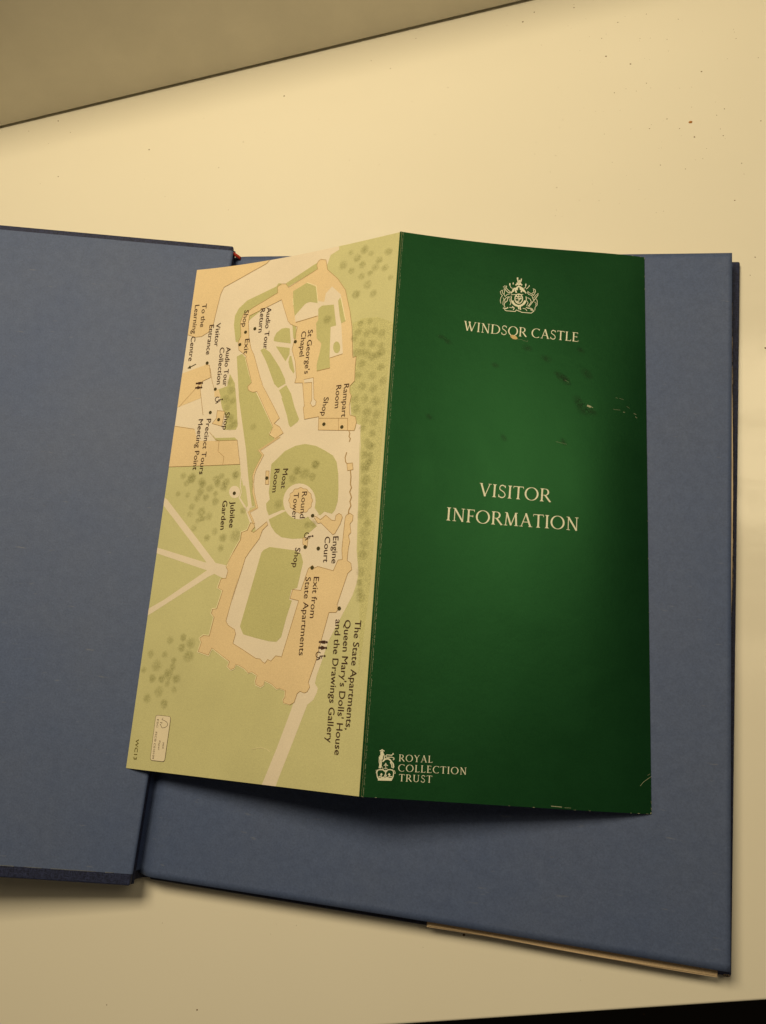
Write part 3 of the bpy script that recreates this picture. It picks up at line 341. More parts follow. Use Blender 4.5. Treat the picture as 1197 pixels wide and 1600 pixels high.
back = Vector((-.0152, .3204, 0))
# desk top: slab with its own front and back lines
U_save, V_save = U.copy(), V.copy()
dF = Vector((.1150, .0267, 0)).normalized()
dB = Vector((math.cos(Uw), math.sin(Uw), 0))
def slab(name, f0, df, b0, db, t0, t1, z0, z1, mat, bev):
    bm = bmesh.new()
    q = [f0 + df * t0, f0 + df * t1, b0 + db * t1, b0 + db * t0]
    lo = [bm.verts.new((p.x, p.y, z0)) for p in q]
    hi = [bm.verts.new((p.x, p.y, z1)) for p in q]
    bm.faces.new(lo[::-1]); bm.faces.new(hi)
    for i in range(4):
        j = (i + 1) % 4
        bm.faces.new((lo[i], lo[j], hi[j], hi[i]))
    bmesh.ops.bevel(bm, geom=list(bm.edges), offset=bev, segments=3, affect='EDGES', profile=.5)
    m = bpy.data.meshes.new(name)
    bm.to_mesh(m); bm.free()
    m.materials.append(mat)
    ob = bpy.data.objects.new(name, m)
    COL.objects.link(ob)
    return ob
desk = slab('desk_top', front, dF, back + Vector((-dB.y, dB.x, 0)) * .02, dB, -.75, .85, -.024, 0, M['desk'], .0008)
tag(desk, 'glossy white desk top under the open book', kind='structure')
U, V = dB, Vector((-dB.y, dB.x, 0))
wall = box_along('wall', back, -.75, .85, .0006, .0186, .0015, .14, M['wall'], .0006)
tag(wall, 'cream painted upright panel along the back of the desk', kind='structure')
U, V = U_save, V_save
fl = box_along('floor', Vector((0, 0, 0)), -1.6, 1.6, -1.6, 1.6, -.76, -.74, M['floor'])
tag(fl, 'dark floor far below the front edge of the desk', kind='structure')

U, V = dB, Vector((-dB.y, dB.x, 0))
# crumbs and dust on the desk
def blob(bm, x, y, r, seg=9, flat=.5):
    n = seg
    ring = []
    ph = random.random() * 6
    el = random.uniform(.65, 1)
    for k in range(n):
        a = 2 * math.pi * k / n
        rr = r * random.uniform(.8, 1.15)
        ring.append((math.cos(a + ph) * rr, math.sin(a + ph) * rr * el))
    lo = [bm.verts.new((x + a, y + b, .00001)) for a, b in ring]
    md = [bm.verts.new((x + a * .8, y + b * .8, r * flat * .8)) for a, b in ring]
    top = bm.verts.new((x, y, r * flat))
    for k in range(n):
        j = (k + 1) % n
        bm.faces.new((lo[k], lo[j], md[j], md[k])); bm.faces.new((md[k], md[j], top))
def from_bm(name, bm, mat, parent=None, smooth=True):
    m = bpy.data.meshes.new(name)
    bm.normal_update(); bm.to_mesh(m); bm.free()
    m.materials.append(mat)
    if smooth: m.polygons.foreach_set('use_smooth', [True] * len(m.polygons))
    ob = bpy.data.objects.new(name, m)
    COL.objects.link(ob)
    if parent:
        ob.parent = parent
        bpy.context.view_layer.update()
        ob.matrix_parent_inverse = parent.matrix_world.inverted()
    return ob
sp = DATA['speck']
bm = bmesh.new(); blob(bm, sp[0][0] * .001, sp[0][1] * .001, sp[0][2] * .001, 14)
tag(from_bm('crumb', bm, M['crumb']), 'round orange-brown crumb, the largest on the white desk right of the wall panel', 'crumb')
bm = bmesh.new()
for x, y, r in sp[1:]: blob(bm, x * .001, y * .001, r * .0010, 6, .3)
for _ in range(120):
    q = (random.uniform(-.26, .10), random.uniform(.205, .33))
    if random.random() < .75: q = (q[0] * .25 + .05, q[1])
    if (Vector((q[0], q[1], 0)) - back).dot(V) < -.002: blob(bm, q[0], q[1], random.uniform(.00007, .00018), 5, .3)
for _ in range(14): blob(bm, random.uniform(-.2, .06), random.uniform(-.1, -.088), random.uniform(.00006, .00014), 5, .3)
tag(from_bm('dust', bm, M['dust']), 'tiny dark dust specks scattered over the white desk', 'dust', kind='stuff')

# ---------------------------------------------------------------- the open book
book = empty('open_book', P3(-141.4, 51, -11), label='large open hardback book with slate blue endpapers and navy cloth boards', cat='book')
YT, YB = 182.6, -81.2
def board(name, x0, x1, y0, y1, z0, z1, fn, mat):
    """cloth covered board with rounded edges; fn places a point given in board coordinates"""
    bm = bmesh.new()
    vs = [bm.verts.new((a, b, c)) for c in (z0, z1) for a, b in ((x0, y0), (x1, y0), (x1, y1), (x0, y1))]
    for f in ((3, 2, 1, 0), (4, 5, 6, 7), (0, 1, 5, 4), (1, 2, 6, 5), (2, 3, 7, 6), (3, 0, 4, 7)):
        bm.faces.new([vs[i] for i in f])
    bmesh.ops.bevel(bm, geom=list(bm.edges), offset=.8, segments=3, affect='EDGES', profile=.5)
    for v in bm.verts: v.co = fn(*v.co)
    return from_bm(name, bm, mat, book)
board('back_cover', -140.5, 71.6, YB + .4, YT - 1.0, -11, -8.4, lambda x, y, z: P3(x - 2.5 * (182 - y) / 263 * (x + 140) / 211, y, z), M['cloth'])
# front cover, opened to the left, rising to the left
SL = .24
cs = 1 / math.sqrt(1 + SL * SL)
def lift(t, y, z):
    """t mm leftwards from the joint, z mm above the cover's inner face"""
    return P3(-141.4 - t * cs + z * SL * cs, y - .03 * t, 4.85 + t * SL * cs + z * cs)
fc = board('front_cover', 0, 206, -80.6, 183.3, -2.6, -.02, lambda t, y, z: lift(t, y, z), M['cloth'])
# pasted endpaper on the front cover, rolling down into the joint
pv, pf, pu = [], [], []
prof = []
for k in range(6): prof.append(('r', k / 5))
NY = 60
ts = [203, 180, 150, 120, 90, 60, 40, 20, 10, 5, 3, 2, 1.2]
for j in range(NY + 1):
    fy = j / NY
    wob = .12 * math.sin(fy * 17) + .07 * math.sin(fy * 41)
    y0, y1 = -76.4, 180.8
    y = y0 + (y1 - y0) * fy
    row = []
    for t in ts: row.append(lift(t, y + .0 * t, .12 + wob * .15))
    for a in range(1, 7):           # roll over
        an = a / 6 * math.pi * .5
        c = lift(1.2, y, .12)
        row.append(c + Vector((1.3 * math.sin(an), 0, -1.1 * (1 - math.cos(an)))) * .001)
    e = row[-1]
    row.append(Vector((e.x - .0016, e.y, .0122)))
    row.append(Vector((e.x - .0010, e.y, .0072)))
    pv += row
NR = len(ts) + 8
for j in range(NY):
    for i in range(NR - 1):
        a = j * NR + i
        pf.append((a, a + 1, a + NR + 1, a + NR))
mesh_obj('pastedown', pv, pf, M['endpaper'], fc, smooth=True)
# worn light rim along the lower edge of the pasted paper
rim_v, rim_f = [], []
for k in range(61):
    t = 3 + 200 * k / 60
    w = .14 + .10 * random.random()
    a = lift(t, -76.4 + random.uniform(-.12, .05), .14); b = lift(t, -76.4 + w, .15)
    rim_v += [a, b]
    if k and random.random() < .8:
        q = 2 * k
        rim_f.append((q - 2, q, q + 1, q - 1))
mesh_obj('worn_rim', rim_v, rim_f, paper_mat('worn_rim', (.13, .15, .20), .8, .2, .2), fc)
# spine cloth between the boards
sv, sf = [], []
prof = [(-142.2, 2.6), (-144.2, 1.2), (-145.3, -2), (-145.4, -5.5), (-144.4, -9), (-142, -10.9), (-139.5, -10.9), (-139.8, -9.9), (-142.0, -9.6), (-143.2, -8), (-144.1, -5.3), (-144, -2.4), (-143.2, -.4), (-141.5, 1.6)]
ys = [YB + .8, YB + 1.1] + [YB + 2 + (YT - YB - 5) * k / 8 for k in range(9)] + [YT - .6, YT - .2]
for y in ys:
    for x, z in prof: sv.append(P3(x, y, z))
n = len(prof)
for j in range(len(ys) - 1):
    for i in range(n):
        k = (i + 1) % n
        sf.append((j * n + i, j * n + k, (j + 1) * n + k, (j + 1) * n + i))
sf.append(tuple(range(n))[::-1]); sf.append(tuple((len(ys) - 1) * n + i for i in range(n)))
mesh_obj('spine', sv, sf, M['cloth'], book, smooth=True)
# hinge paper in the gutter joining the pasted paper and the free endpaper
# text block
def grid_block(name, x0, x1f, y0f, y1f, z0, z1, mat, parent, nx=40, ny=60, top_mat=None):
    vs, fs, idx = [], [], []
    for z in (z1, z0):
        for j in range(ny + 1):
            for i in range(nx + 1):
                fx, fy = i / nx, j / ny
                x1 = x1f(fy, z)
                x = x0 + (x1 - x0) * fx
                y = y0f(fx, z) + (y1f(fx, z) - y0f(fx, z)) * fy
                vs.append(P3(x, y, z))
    N = (nx + 1) * (ny + 1)
    for j in range(ny):
        for i in range(nx):
            a = j * (nx + 1) + i
            fs.append((a, a + 1, a + nx + 2, a + nx + 1)); idx.append(0)
            fs.append((N + a + nx + 1, N + a + nx + 2, N + a + 1, N + a)); idx.append(0)
    for i in range(nx):
        a, b = i, i + 1
        fs.append((N + a, N + b, b, a)); idx.append(0)
        a, b = ny * (nx + 1) + i + 1, ny * (nx + 1) + i
        fs.append((N + a, N + b, b, a)); idx.append(0)
    for j in range(ny):
        a, b = j * (nx + 1) + nx, (j + 1) * (nx + 1) + nx
        fs.append((N + a, N + b, b, a)); idx.append(0)
        a, b = (j + 1) * (nx + 1), j * (nx + 1)
        fs.append((N + a, N + b, b, a)); idx.append(0)
    return mesh_obj(name, vs, fs, [mat], parent, idx=idx)
grid_block('text_block', -134.5,
           lambda fy, z: 66.4 + 0.8 * math.exp(-((fy - .62) / .20) ** 2) * (1 if z > -2 else 1.35),
           lambda fx, z: -76.2, lambda fx, z: 179.4, -8.35, -.40, M['pages'], book)
# free endpaper lying on the block, with slight waves at its edges
vs, fs, uv = [], [], []
nx, ny = 130, 110
def leaf_pt(fx, fy, dz):
    x = -143.4 + (66.75 + 143.4 - .2 * fy) * fx
    yb = -77.75 + .55 * fx + .35 * math.sin(fx * 3.1)
    yt = 180.7 - .5 * fx + .25 * math.sin(fx * 5 + 1)
    y = yb + (yt - yb) * fy
    e = max(0, abs(fx - .5) * 2 - .9) * 10
    z = .05 + .25 * math.sin(fx * 9 + fy * 4) * .3 + .12 * math.sin(fy * 13 + fx * 3) * .5
    gut = math.exp(-((fx) / .019) ** 2)
    z -= 4.2 * gut * (1 - .85 * max(0, (fy - .93) / .07))
    return P3(x, y, z + dz)
for dz in (0, -.16):
    for j in range(ny + 1):
        for i in range(nx + 1): vs.append(leaf_pt(i / nx, j / ny, dz))
N = (nx + 1) * (ny + 1)
idx = []
for j in range(ny):
    for i in range(nx):
        a = j * (nx + 1) + i
        fs.append((a, a + 1, a + nx + 2, a + nx + 1)); idx.append(0)
        fs.append((N + a + nx + 1, N + a + nx + 2, N + a + 1, N + a)); idx.append(1)
def rimq(a, b): fs.append((N + a, N + b, b, a)); idx.append(1)
for i in range(nx):
    rimq(i, i + 1); rimq(ny * (nx + 1) + i + 1, ny * (nx + 1) + i)
for j in range(ny):
    rimq(j * (nx + 1) + nx, (j + 1) * (nx + 1) + nx); rimq((j + 1) * (nx + 1), j * (nx + 1))
mesh_obj('free_endpaper', vs, fs, [M['endpaper'], M['cream_sheet']], book, smooth=True, idx=idx)
# cream sheets that stick out under the free endpaper at the bottom
for k, (x0, x1, y, z) in enumerate(((-32.0, 63.8, -79.9, -4.2), (-31.6, 63.6, -79.6, -3.7))):
    nx = 24
    vs, fs = [], []
    for dz in (0, -.2):
        for j in (0, 1):
            for i in range(nx + 1):
                f = i / nx
                yy = y - .45 * f * (1 - j) + .25 * math.sin(f * 6 + k) * (1 - j) if j == 0 else y + 30
                vs.append(P3(x0 + (x1 - x0) * f, yy, z + dz - .15 * f * (1 - j)))
    n1 = nx + 1; N = 2 * n1
    for i in range(nx):
        fs.append((i, i + 1, n1 + i + 1, n1 + i)); fs.append((N + n1 + i, N + n1 + i + 1, N + i + 1, N + i))
        fs.append((N + i, N + i + 1, i + 1, i)); fs.append((N + n1 + i + 1, N + n1 + i, n1 + i, n1 + i + 1))
    fs.append((0, n1, N + n1, N)); fs.append((n1 - 1, N + n1 - 1, N + 2 * n1 - 1, 2 * n1 - 1))
    mesh_obj('page', vs, fs, M['cream_sheet'], book)
# red headband at the head of the spine
bm = bmesh.new()
nseg = 18
rings = []
for k in range(nseg + 1):
    f = k / nseg
    c = P3(-143.0 + 3.6 * f, 180.9 - .9 * f, 3.2 - 3.4 * f * f)
    r = .0008 * (1 + .12 * (k % 2))
    rings.append([bm.verts.new(c + Vector((0, math.cos(a) * r, math.sin(a) * r * 1.3))) for a in [i * math.pi / 4 for i in range(8)]])
for k in range(nseg):
    for i in range(8):
        j = (i + 1) % 8
        bm.faces.new((rings[k][i], rings[k][j], rings[k + 1][j], rings[k + 1][i]))
bm.faces.new(rings[0][::-1]); bm.faces.new(rings[-1])
from_bm('headband', bm, M['headband'], book)
# rubbed patch on the cloth along the outer edge of the back cover
rv, rf = [], []
for k in range(81):
    f = k / 80
    y = 166 - 150 * f
    w = (.5 + .7 * math.sin(min(1, f * 1.6) * math.pi / 2)) * (1 if f < .75 else (1 - f) * 4) + .1 * math.sin(f * 60) * (1 - f)
    rv += [P3(67.0, y, -8.33), P3(68.0 + max(0, w), y, -8.33)]
    if k: rf.append((2 * k - 2, 2 * k - 1, 2 * k + 1, 2 * k))
mesh_obj('worn_patch', rv, rf, M['worn_cloth'], book)
# bare tip of the lower outer corner
bm = bmesh.new()
bmesh.ops.create_icosphere(bm, subdivisions=2, radius=.0008)
for v in bm.verts: v.co = Vector((v.co.x * 1.6, v.co.y * .6, v.co.z * .6)) + P3(67.5, YB + .7, -8.5)
from_bm('bare_corner', bm, M['worn_cloth'], book)

# ---------------------------------------------------------------- the leaflet
LC = {k: Vector(v) for k, v in CORNER.items()}
def clamp(x): return min(max(x, 0), 1)
def f_map(u, v):
    p = (LC['Lt'] * (1 - u) + LC['Ft'] * u) * (1 - v) + (LC['Lb'] * (1 - u) + LC['Fb'] * u) * v
    a, b = clamp(u), clamp(v)
    p.z += -2.6 * 4 * a * (1 - a) * (1 - b) ** 1.5 * (1.3 - .6 * a)
    return p
def creases(u, v):
    """faint bends in the card, millimetres"""
    s = 0
    for (x, y, an, ln, w, h) in ((.80, .80, -.5, .10, .010, .16), (.72, .885, .15, .09, .009, .14), (.90, .74, .9, .08, .012, .12), (.38, .40, 1.1, .12, .016, .12), (.16, .43, 1.3, .10, .014, .10), (.56, .70, .2, .16, .020, .10)):
        dx, dy = (u - x), (v - y) * 2.12
        a = dx * math.cos(an) + dy * math.sin(an); c = -dx * math.sin(an) + dy * math.cos(an)
        s += h * math.exp(-(a / ln) ** 2 - (c / w / 2) ** 2)
    return s
def f_cov(u, v):
    p = (LC['Ft'] * (1 - u) + LC['Rt'] * u) * (1 - v) + (LC['Fb'] * (1 - u) + LC['Rb'] * u) * v
    a, b = clamp(u), clamp(v)
    p.z += -2.4 * 4 * a * (1 - a) * (1 - b) ** 1.5 + 2.0 * a * (1 - a ** 8) - 2.1 * math.sin(2 * math.pi * a) * (.04 + .96 * math.sin(math.pi * b)) + creases(a, b)
    return p
NU, NV = 40, 60
WU, WV = 99.0, 210.0
def place(F, x, y, off):
    u, v = x / WU, y / WV
    h = .002
    u_, v_ = clamp(u), clamp(v)
    p = F(u_, v_)
    ua, ub = max(0, u_ - h), min(1, u_ + h)
    va, vb = max(0, v_ - h), min(1, v_ + h)
    n = (F(u_, va) - F(u_, vb)).cross(F(ua, v_) - F(ub, v_))
    n.normalize()
    if n.z < 0: n = -n
    p = p + n * off
    return P3(p.x, p.y, p.z)
leaflet = empty('leaflet', P3(-57, 69, .3), label='folded Windsor Castle visitor leaflet, map panel and green cover, tented open across the book', cat='leaflet')
def panel(name, F, mat):
    vs, fs, idx = [], [], []
    for off in (0, -.22):
        for j in range(NV + 1):
            for i in range(NU + 1): vs.append(place(F, WU * i / NU, WV * j / NV, off))
    n1 = NU + 1; N = n1 * (NV + 1)
    for j in range(NV):
        for i in range(NU):
            a = j * n1 + i
            fs.append((a, a + n1, a + n1 + 1, a + 1)); idx.append(0)
            fs.append((N + a, N + a + 1, N + a + n1 + 1, N + a + n1)); idx.append(1)
    def q(a, b):
        k = len(vs)
        vs.extend((vs[a], vs[b], vs[N + b], vs[N + a]))
        fs.append((k, k + 1, k + 2, k + 3)); idx.append(1)
    for i in range(NU): q(i, i + 1); q(NV * n1 + i + 1, NV * n1 + i)
    for j in range(NV): q((j + 1) * n1, j * n1); q(j * n1 + NU, (j + 1) * n1 + NU)
    return mesh_obj(name, vs, fs, [mat, M['back']], leaflet, idx=idx, smooth=True)
map_panel = panel('map_panel', f_map, M['map_base'])
cov_panel = panel('cover_panel', f_cov, M['cover'])
def decal(name, F, polys, off, mat, parent, grid=True, fades=None, jitter=0):
    """flat print on the sheet: outlines in sheet millimetres, cut on the sheet's own grid and laid on it"""
    bm = bmesh.new()
    fl = bm.verts.layers.float.new('fade') if fades else None
    lev = bm.verts.layers.float.new('lev')
    for k, p in enumerate(polys):
        if isinstance(p, tuple): pts, tris, fd = p
        else:
            pts = p; fd = None
            tris = tessellate_polygon([[Vector((a[0], a[1], 0)) for a in pts]])
        vv = [bm.verts.new((a[0], a[1], 0)) for a in pts]
        for i, v in enumerate(vv):
            if fl is not None and fd: v[fl] = fd[i]
            v[lev] = (k % 9) * jitter
        for t in tris:
            if len(set(t)) < 3: continue
            try: bm.faces.new([vv[i] for i in t])
            except ValueError: pass
    def cut(co, no, clear=False):
        bmesh.ops.bisect_plane(bm, geom=bm.verts[:] + bm.edges[:] + bm.faces[:], dist=1e-5, plane_co=co, plane_no=no, clear_outer=clear)
    if grid:
        cut((WU, 0, 0), (1, 0, 0), True); cut((0, 0, 0), (-1, 0, 0), True)
        cut((0, WV, 0), (0, 1, 0), True); cut((0, 0, 0), (0, -1, 0), True)
        xs = [v.co.x for v in bm.verts]; ys = [v.co.y for v in bm.verts]
        if xs:
            for i in range(1, NU):
                x = WU * i / NU
                if min(xs) < x < max(xs): cut((x, 0, 0), (1, 0, 0))
            for j in range(1, NV):
                y = WV * j / NV
                if min(ys) < y < max(ys): cut((0, y, 0), (0, 1, 0))
    for v in bm.verts: v.co = place(F, v.co.x, v.co.y, off + v[lev])
    bm.normal_update()
    for f in bm.faces:
        if f.normal.z < 0: f.normal_flip()
    return from_bm(name, bm, mat, parent)
def stroke_quads(pts, w, closed=False):
    """ribbon of width w along pts (2d) -> (verts, quads)"""
    P = [Vector((a[0], a[1])) for a in pts]
    Q = [P[0]]
    for p in P[1:]:
        if (p - Q[-1]).length > 1e-4: Q.append(p)
    if len(Q) < 2: return None
    vs, ts = [], []
    for i, p in enumerate(Q):
        if i == 0: d = Q[1] - Q[0]
        elif i == len(Q) - 1: d = Q[-1] - Q[-2]
        else:
            d = (Q[i + 1] - p).normalized() + (p - Q[i - 1]).normalized()
            if d.length < 1e-3: d = Q[i + 1] - p
        d = d.normalized()
        n = Vector((-d.y, d.x))
        k = 1
        if 0 < i < len(Q) - 1:
            e = (Q[i + 1] - p).normalized()
            k = min(1.6, 1 / max(.3, abs(n.dot(Vector((-e.y, e.x))))))
        vs += [p + n * w / 2 * k, p - n * w / 2 * k]
    for i in range(len(Q) - 1): ts.append((2 * i, 2 * i + 1, 2 * i + 3, 2 * i + 2))
    return ([(v.x, v.y) for v in vs], ts, None)
def disc(x, y, r, n=14, ry=None):
    ry = ry or r
    return [(x + r * math.cos(2 * math.pi * i / n), y + ry * math.sin(2 * math.pi * i / n)) for i in range(n)]
L0 = .030
decal('printed_wood', f_map, DATA['wood'], L0 * .5, M['wood'], map_panel)
for k, (key, nm, mt) in enumerate((('path', 'printed_path', 'path'), ('lawn', 'printed_lawn', 'lawn'), ('tan', 'printed_building', 'tan'), ('court', 'printed_courtyard', 'path'), ('inner', 'printed_garden', 'lawn'))):
    for q, poly in enumerate(DATA[key]):
        decal(nm, f_map, [poly], L0 * (k + 1) + .0015 * (q % 12), M[mt], map_panel)
w = stroke_quads(DATA['wall'], .85)
decal('printed_building', f_map, [w], L0 * 5.2, M['tan'], map_panel)
for dx in (-.42, .42):
    decal('printed_outline', f_map, [stroke_quads([(a + dx, b) for a, b in DATA['wall']], .12)], L0 * 5.6, M['b'], map_panel)
decal('printed_tower', f_map, DATA['tower'], L0 * 5.4, M['tan'], map_panel)
for c in 'cb':
    for q, (p, w_, cc) in enumerate(DATA['stroke']):
        if cc == c:
            decal('printed_outline', f_map, [stroke_quads(p, w_)], L0 * (6 if c == 'c' else 6.6) + .0012 * (q % 11), M[c], map_panel)
# tree blotches
for q, (x, y, r) in enumerate(DATA['trees']):
    r *= random.uniform(1.15, 1.5)
    n = 12
    pts = [(x, y)] + [(x + r * .5 * math.cos(2 * math.pi * i / n), y + r * .5 * math.sin(2 * math.pi * i / n)) for i in range(n)] + \
          [(x + r * random.uniform(.85, 1.15) * math.cos(2 * math.pi * i / n), y + r * random.uniform(.85, 1.15) * math.sin(2 * math.pi * i / n)) for i in range(n)]
    ts = []
    for i in range(n):
        j = (i + 1) % n
        ts += [(0, 1 + i, 1 + j), (1 + i, 1 + n + i, 1 + n + j), (1 + i, 1 + n + j, 1 + j)]
    s = random.uniform(.6, 1)
    decal('printed_tree', f_map, [(pts, ts, [s] + [s * .8] * n + [0] * n)], L0 * 7.2 + .003 * (q % 10), M['tree'], map_panel, fades=True)
# marker dots
for x, y in DATA['dots']:
    decal('marker_dot', f_map, [disc(x, y, .72, 16)], L0 * 8, M['dot'], map_panel)

# ---- map lettering
def text_mesh(s):
    c = bpy.data.curves.new('lettering', 'FONT')
    c.body = s
    c.size = 1
    c.resolution_u = 3
    o = bpy.data.objects.new('lettering', c)
    COL.objects.link(o)
    bpy.context.view_layer.update()
    m = bpy.data.meshes.new_from_object(o)
    vs = [(v.co.x, v.co.y) for v in m.vertices]
    fs = [tuple(p.vertices) for p in m.polygons]
    bpy.data.objects.remove(o); bpy.data.curves.remove(c); bpy.data.meshes.remove(m)
    return vs, fs
hv, _ = text_mesh('H')
CAP = max(v[1] for v in hv)
def letter(name, s, a, b, h, mat, off=L0 * 8.4, bold=0):
    vs, fs = text_mesh(s)
    x0 = min(v[0] for v in vs); x1 = max(v[0] for v in vs)
    A, B = Vector(a), Vector(b)
    d = (B - A); Ln = d.length; d.normalize()
    up = Vector((d.y, -d.x))
    kx, ky = Ln / (x1 - x0), h / CAP
    pts = [tuple(A + d * (v[0] - x0) * kx + up * v[1] * ky) for v in vs]
    return decal(name, f_map, [(pts, fs, None)], off, mat, map_panel, grid=False)
for s, a, b, h in DATA['lab']: letter('map_lettering', s, a, b, h, M['ink'])
# small certification mark and print code at the foot of the map
mk = [Vector(p) for p in DATA['mark']]
def round_poly(c, r=.55):
    out = []
    for i in range(4):
        p, a, b = c[i], c[i - 1], c[(i + 1) % 4]
        da, db = (a - p).normalized() * r, (b - p).normalized() * r
        for t in (0, .3, .7, 1):
            out.append(tuple((p + da) * (1 - t) ** 2 + p * 2 * t * (1 - t) + (p + db) * t * t))
    return out
rp = round_poly(mk, 1.0)
decal('printed_mark', f_map, [rp], L0 * 7.5, M['mark'], map_panel)
decal('printed_mark', f_map, [stroke_quads(rp + [rp[0]], .13)] + [stroke_quads(t, .17) for t in DATA['tick']], L0 * 8, M['ink'], map_panel, jitter=.002)
for k, (s, a, b, h) in enumerate(DATA['lab2']): letter('map_lettering', s, a, b, h, M['faint'] if k == 0 else M['ink'])
# arrow, toilet and wheelchair signs
(a0, b0), (a1, b1) = DATA['arrow']
A, B = Vector((a0, b0)), Vector((a1, b1)); d = (B - A).normalized(); n_ = Vector((-d.y, d.x))
decal('printed_arrow', f_map, [stroke_quads([A, B - d * 1.2], .3), [tuple(B), tuple(B - d * 1.6 + n_ * .75), tuple(B - d * 1.6 - n_ * .75)]], L0 * 8, M['dot'], map_panel, jitter=.002)
def person_icon(x, y, skirt):
    """reading direction is +v, upwards is +u"""
    g_ = []
    def T(px, py): return (x + py, y + px)
    g_.append([T(*q) for q in disc(0, 2.05, .42, 10)])
    if skirt: g_.append([T(-.3, 1.55), T(.3, 1.55), T(.75, .1), T(-.75, .1)])
    else: g_.append([T(-.55, 1.55), T(.55, 1.55), T(.5, .1), T(-.5, .1)])
    g_.append([T(-.35, .15), T(-.06, .15), T(-.06, -1.1), T(-.35, -1.1)])
    g_.append([T(.06, .15), T(.35, .15), T(.35, -1.1), T(.06, -1.1)])
    return g_
for (pa, pb) in DATA['icons']:
    ux = pa[0] - .4
    decal('printed_sign', f_map, person_icon(ux, pa[1] - .2, False) + person_icon(pb[0] - .4, pb[1], True), L0 * 8, M['ink'], map_panel, jitter=.002)
for x, y in DATA['wheel']:
    ring = [(x - .5 + 1.0 * math.cos(t), y - .3 + 1.0 * math.sin(t)) for t in [math.radians(a) for a in range(40, 330, 20)]]
    decal('printed_sign', f_map, [stroke_quads(ring, .26), stroke_quads([(x + 1.5, y), (x + .2, y + .1), (x + .1, y + 1.0), (x - 1.1, y + 1.5)], .3), disc(x + 2.0, y, .36, 10), stroke_quads([(x + .9, y), (x + .8, y + .9)], .22)], L0 * 8, M['ink'], map_panel, jitter=.002)

# ---- green wrapping over the fold, and its worn line
decal('green_fold', f_map, [[(98.25, 0), (99, 0), (99, 210), (98.2, 210)]], L0 * 9, M['cover'], map_panel)
wp = []
v = 0
while v < 209.5:
    ln = random.uniform(.25, 1.6)
    wdt = random.uniform(.03, .10)
    x = .50 + random.uniform(-.05, .05)
    wp.append([(x, v), (x + wdt, v + ln * .2), (x + wdt * .8, min(210, v + ln)), (x - .02, min(210, v + ln * .9))])
    v += ln * .8 + random.choice((0, .1, .2, .5, .9))
for _ in range(200):
    v = random.uniform(0, 209); x = random.uniform(.1, .9); r = random.uniform(.03, .09)
    wp.append([(x, v), (x + r, v + r), (x + r * .6, v + r * 3), (x - r * .4, v + r * 2)])
tag(decal('fold_wear', f_cov, wp, .05, M['scuff'], cov_panel, jitter=.002), kind='stuff')

# bare nicks along the cut edges of the cover, gathered at its corners
for k in range(26):
    side = random.choice('rrbbt')
    c_ = random.choice((0, 1)) if random.random() < .6 else random.random()
    c_ = clamp(c_ + random.uniform(-.06, .06))
    ln, w_ = random.uniform(.25, 1.0), random.uniform(.05, .16)
    if side == 'r': q = [(99 - w_, c_ * 208), (99, c_ * 208), (99, c_ * 208 + ln), (99 - w_ * .5, c_ * 208 + ln * .9)]
    elif side == 'b': q = [(c_ * 97, 210), (c_ * 97 + ln * .2, 210 - w_), (c_ * 97 + ln, 210 - w_ * .6), (c_ * 97 + ln, 210)]
    else: q = [(c_ * 97, 0), (c_ * 97 + ln, 0), (c_ * 97 + ln * .8, w_), (c_ * 97 + ln * .2, w_ * .7)]
    decal('scuff', f_cov, [q], .05 + .002 * (k % 6), M['scuff'], cov_panel)

# ---- cover lettering: roman capitals drawn with thick and thin pen strokes
TK, TN, SF = .108, .050, .040
def arc(cx, cy, rx, ry, a0, a1, n=16):
    return [(cx + rx * math.cos(math.radians(a0 + (a1 - a0) * i / n)), cy + ry * math.sin(math.radians(a0 + (a1 - a0) * i / n))) for i in range(n + 1)]
def pen(pts, wa, wb):
    """stroke whose width depends on its direction: wa across upright runs, wb across level runs"""
    out = []
    n = len(pts)
    vs = []
    for i, p in enumerate(pts):
        q = pts[min(n - 1, i + 1)]; o = pts[max(0, i - 1)]
        d = Vector((q[0] - o[0], q[1] - o[1])).normalized()
        w_ = wb + (wa - wb) * abs(d.y) ** 1.5
        nn = Vector((-d.y, d.x)) * w_ / 2
        vs += [(p[0] + nn.x, p[1] + nn.y), (p[0] - nn.x, p[1] - nn.y)]
    return (vs, [(2 * i, 2 * i + 1, 2 * i + 3, 2 * i + 2) for i in range(n - 1)])
def ln(x0, y0, x1, y1, w): 
    d = Vector((x1 - x0, y1 - y0)).normalized(); n = Vector((-d.y, d.x)) * w / 2
    return ([(x0 + n.x, y0 + n.y), (x0 - n.x, y0 - n.y), (x1 - n.x, y1 - n.y), (x1 + n.x, y1 + n.y)], [(0, 1, 2, 3)])
def stem(x, w=TK): return ([(x - w / 2 - .075, 0), (x + w / 2 + .075, 0), (x + w / 2 + .06, SF * .6), (x + w / 2 + .012, SF * 1.6), (x + w / 2, .12), (x + w / 2, .88), (x + w / 2 + .012, 1 - SF * 1.6), (x + w / 2 + .06, 1 - SF * .6), (x + w / 2 + .075, 1), (x - w / 2 - .075, 1), (x - w / 2 - .06, 1 - SF * .6), (x - w / 2 - .012, 1 - SF * 1.6), (x - w / 2, .88), (x - w / 2, .12), (x - w / 2 - .012, SF * 1.6), (x - w / 2 - .06, SF * .6)], None)
def ser(x, y, w=.15): return ln(x - w, y, x + w, y, SF)
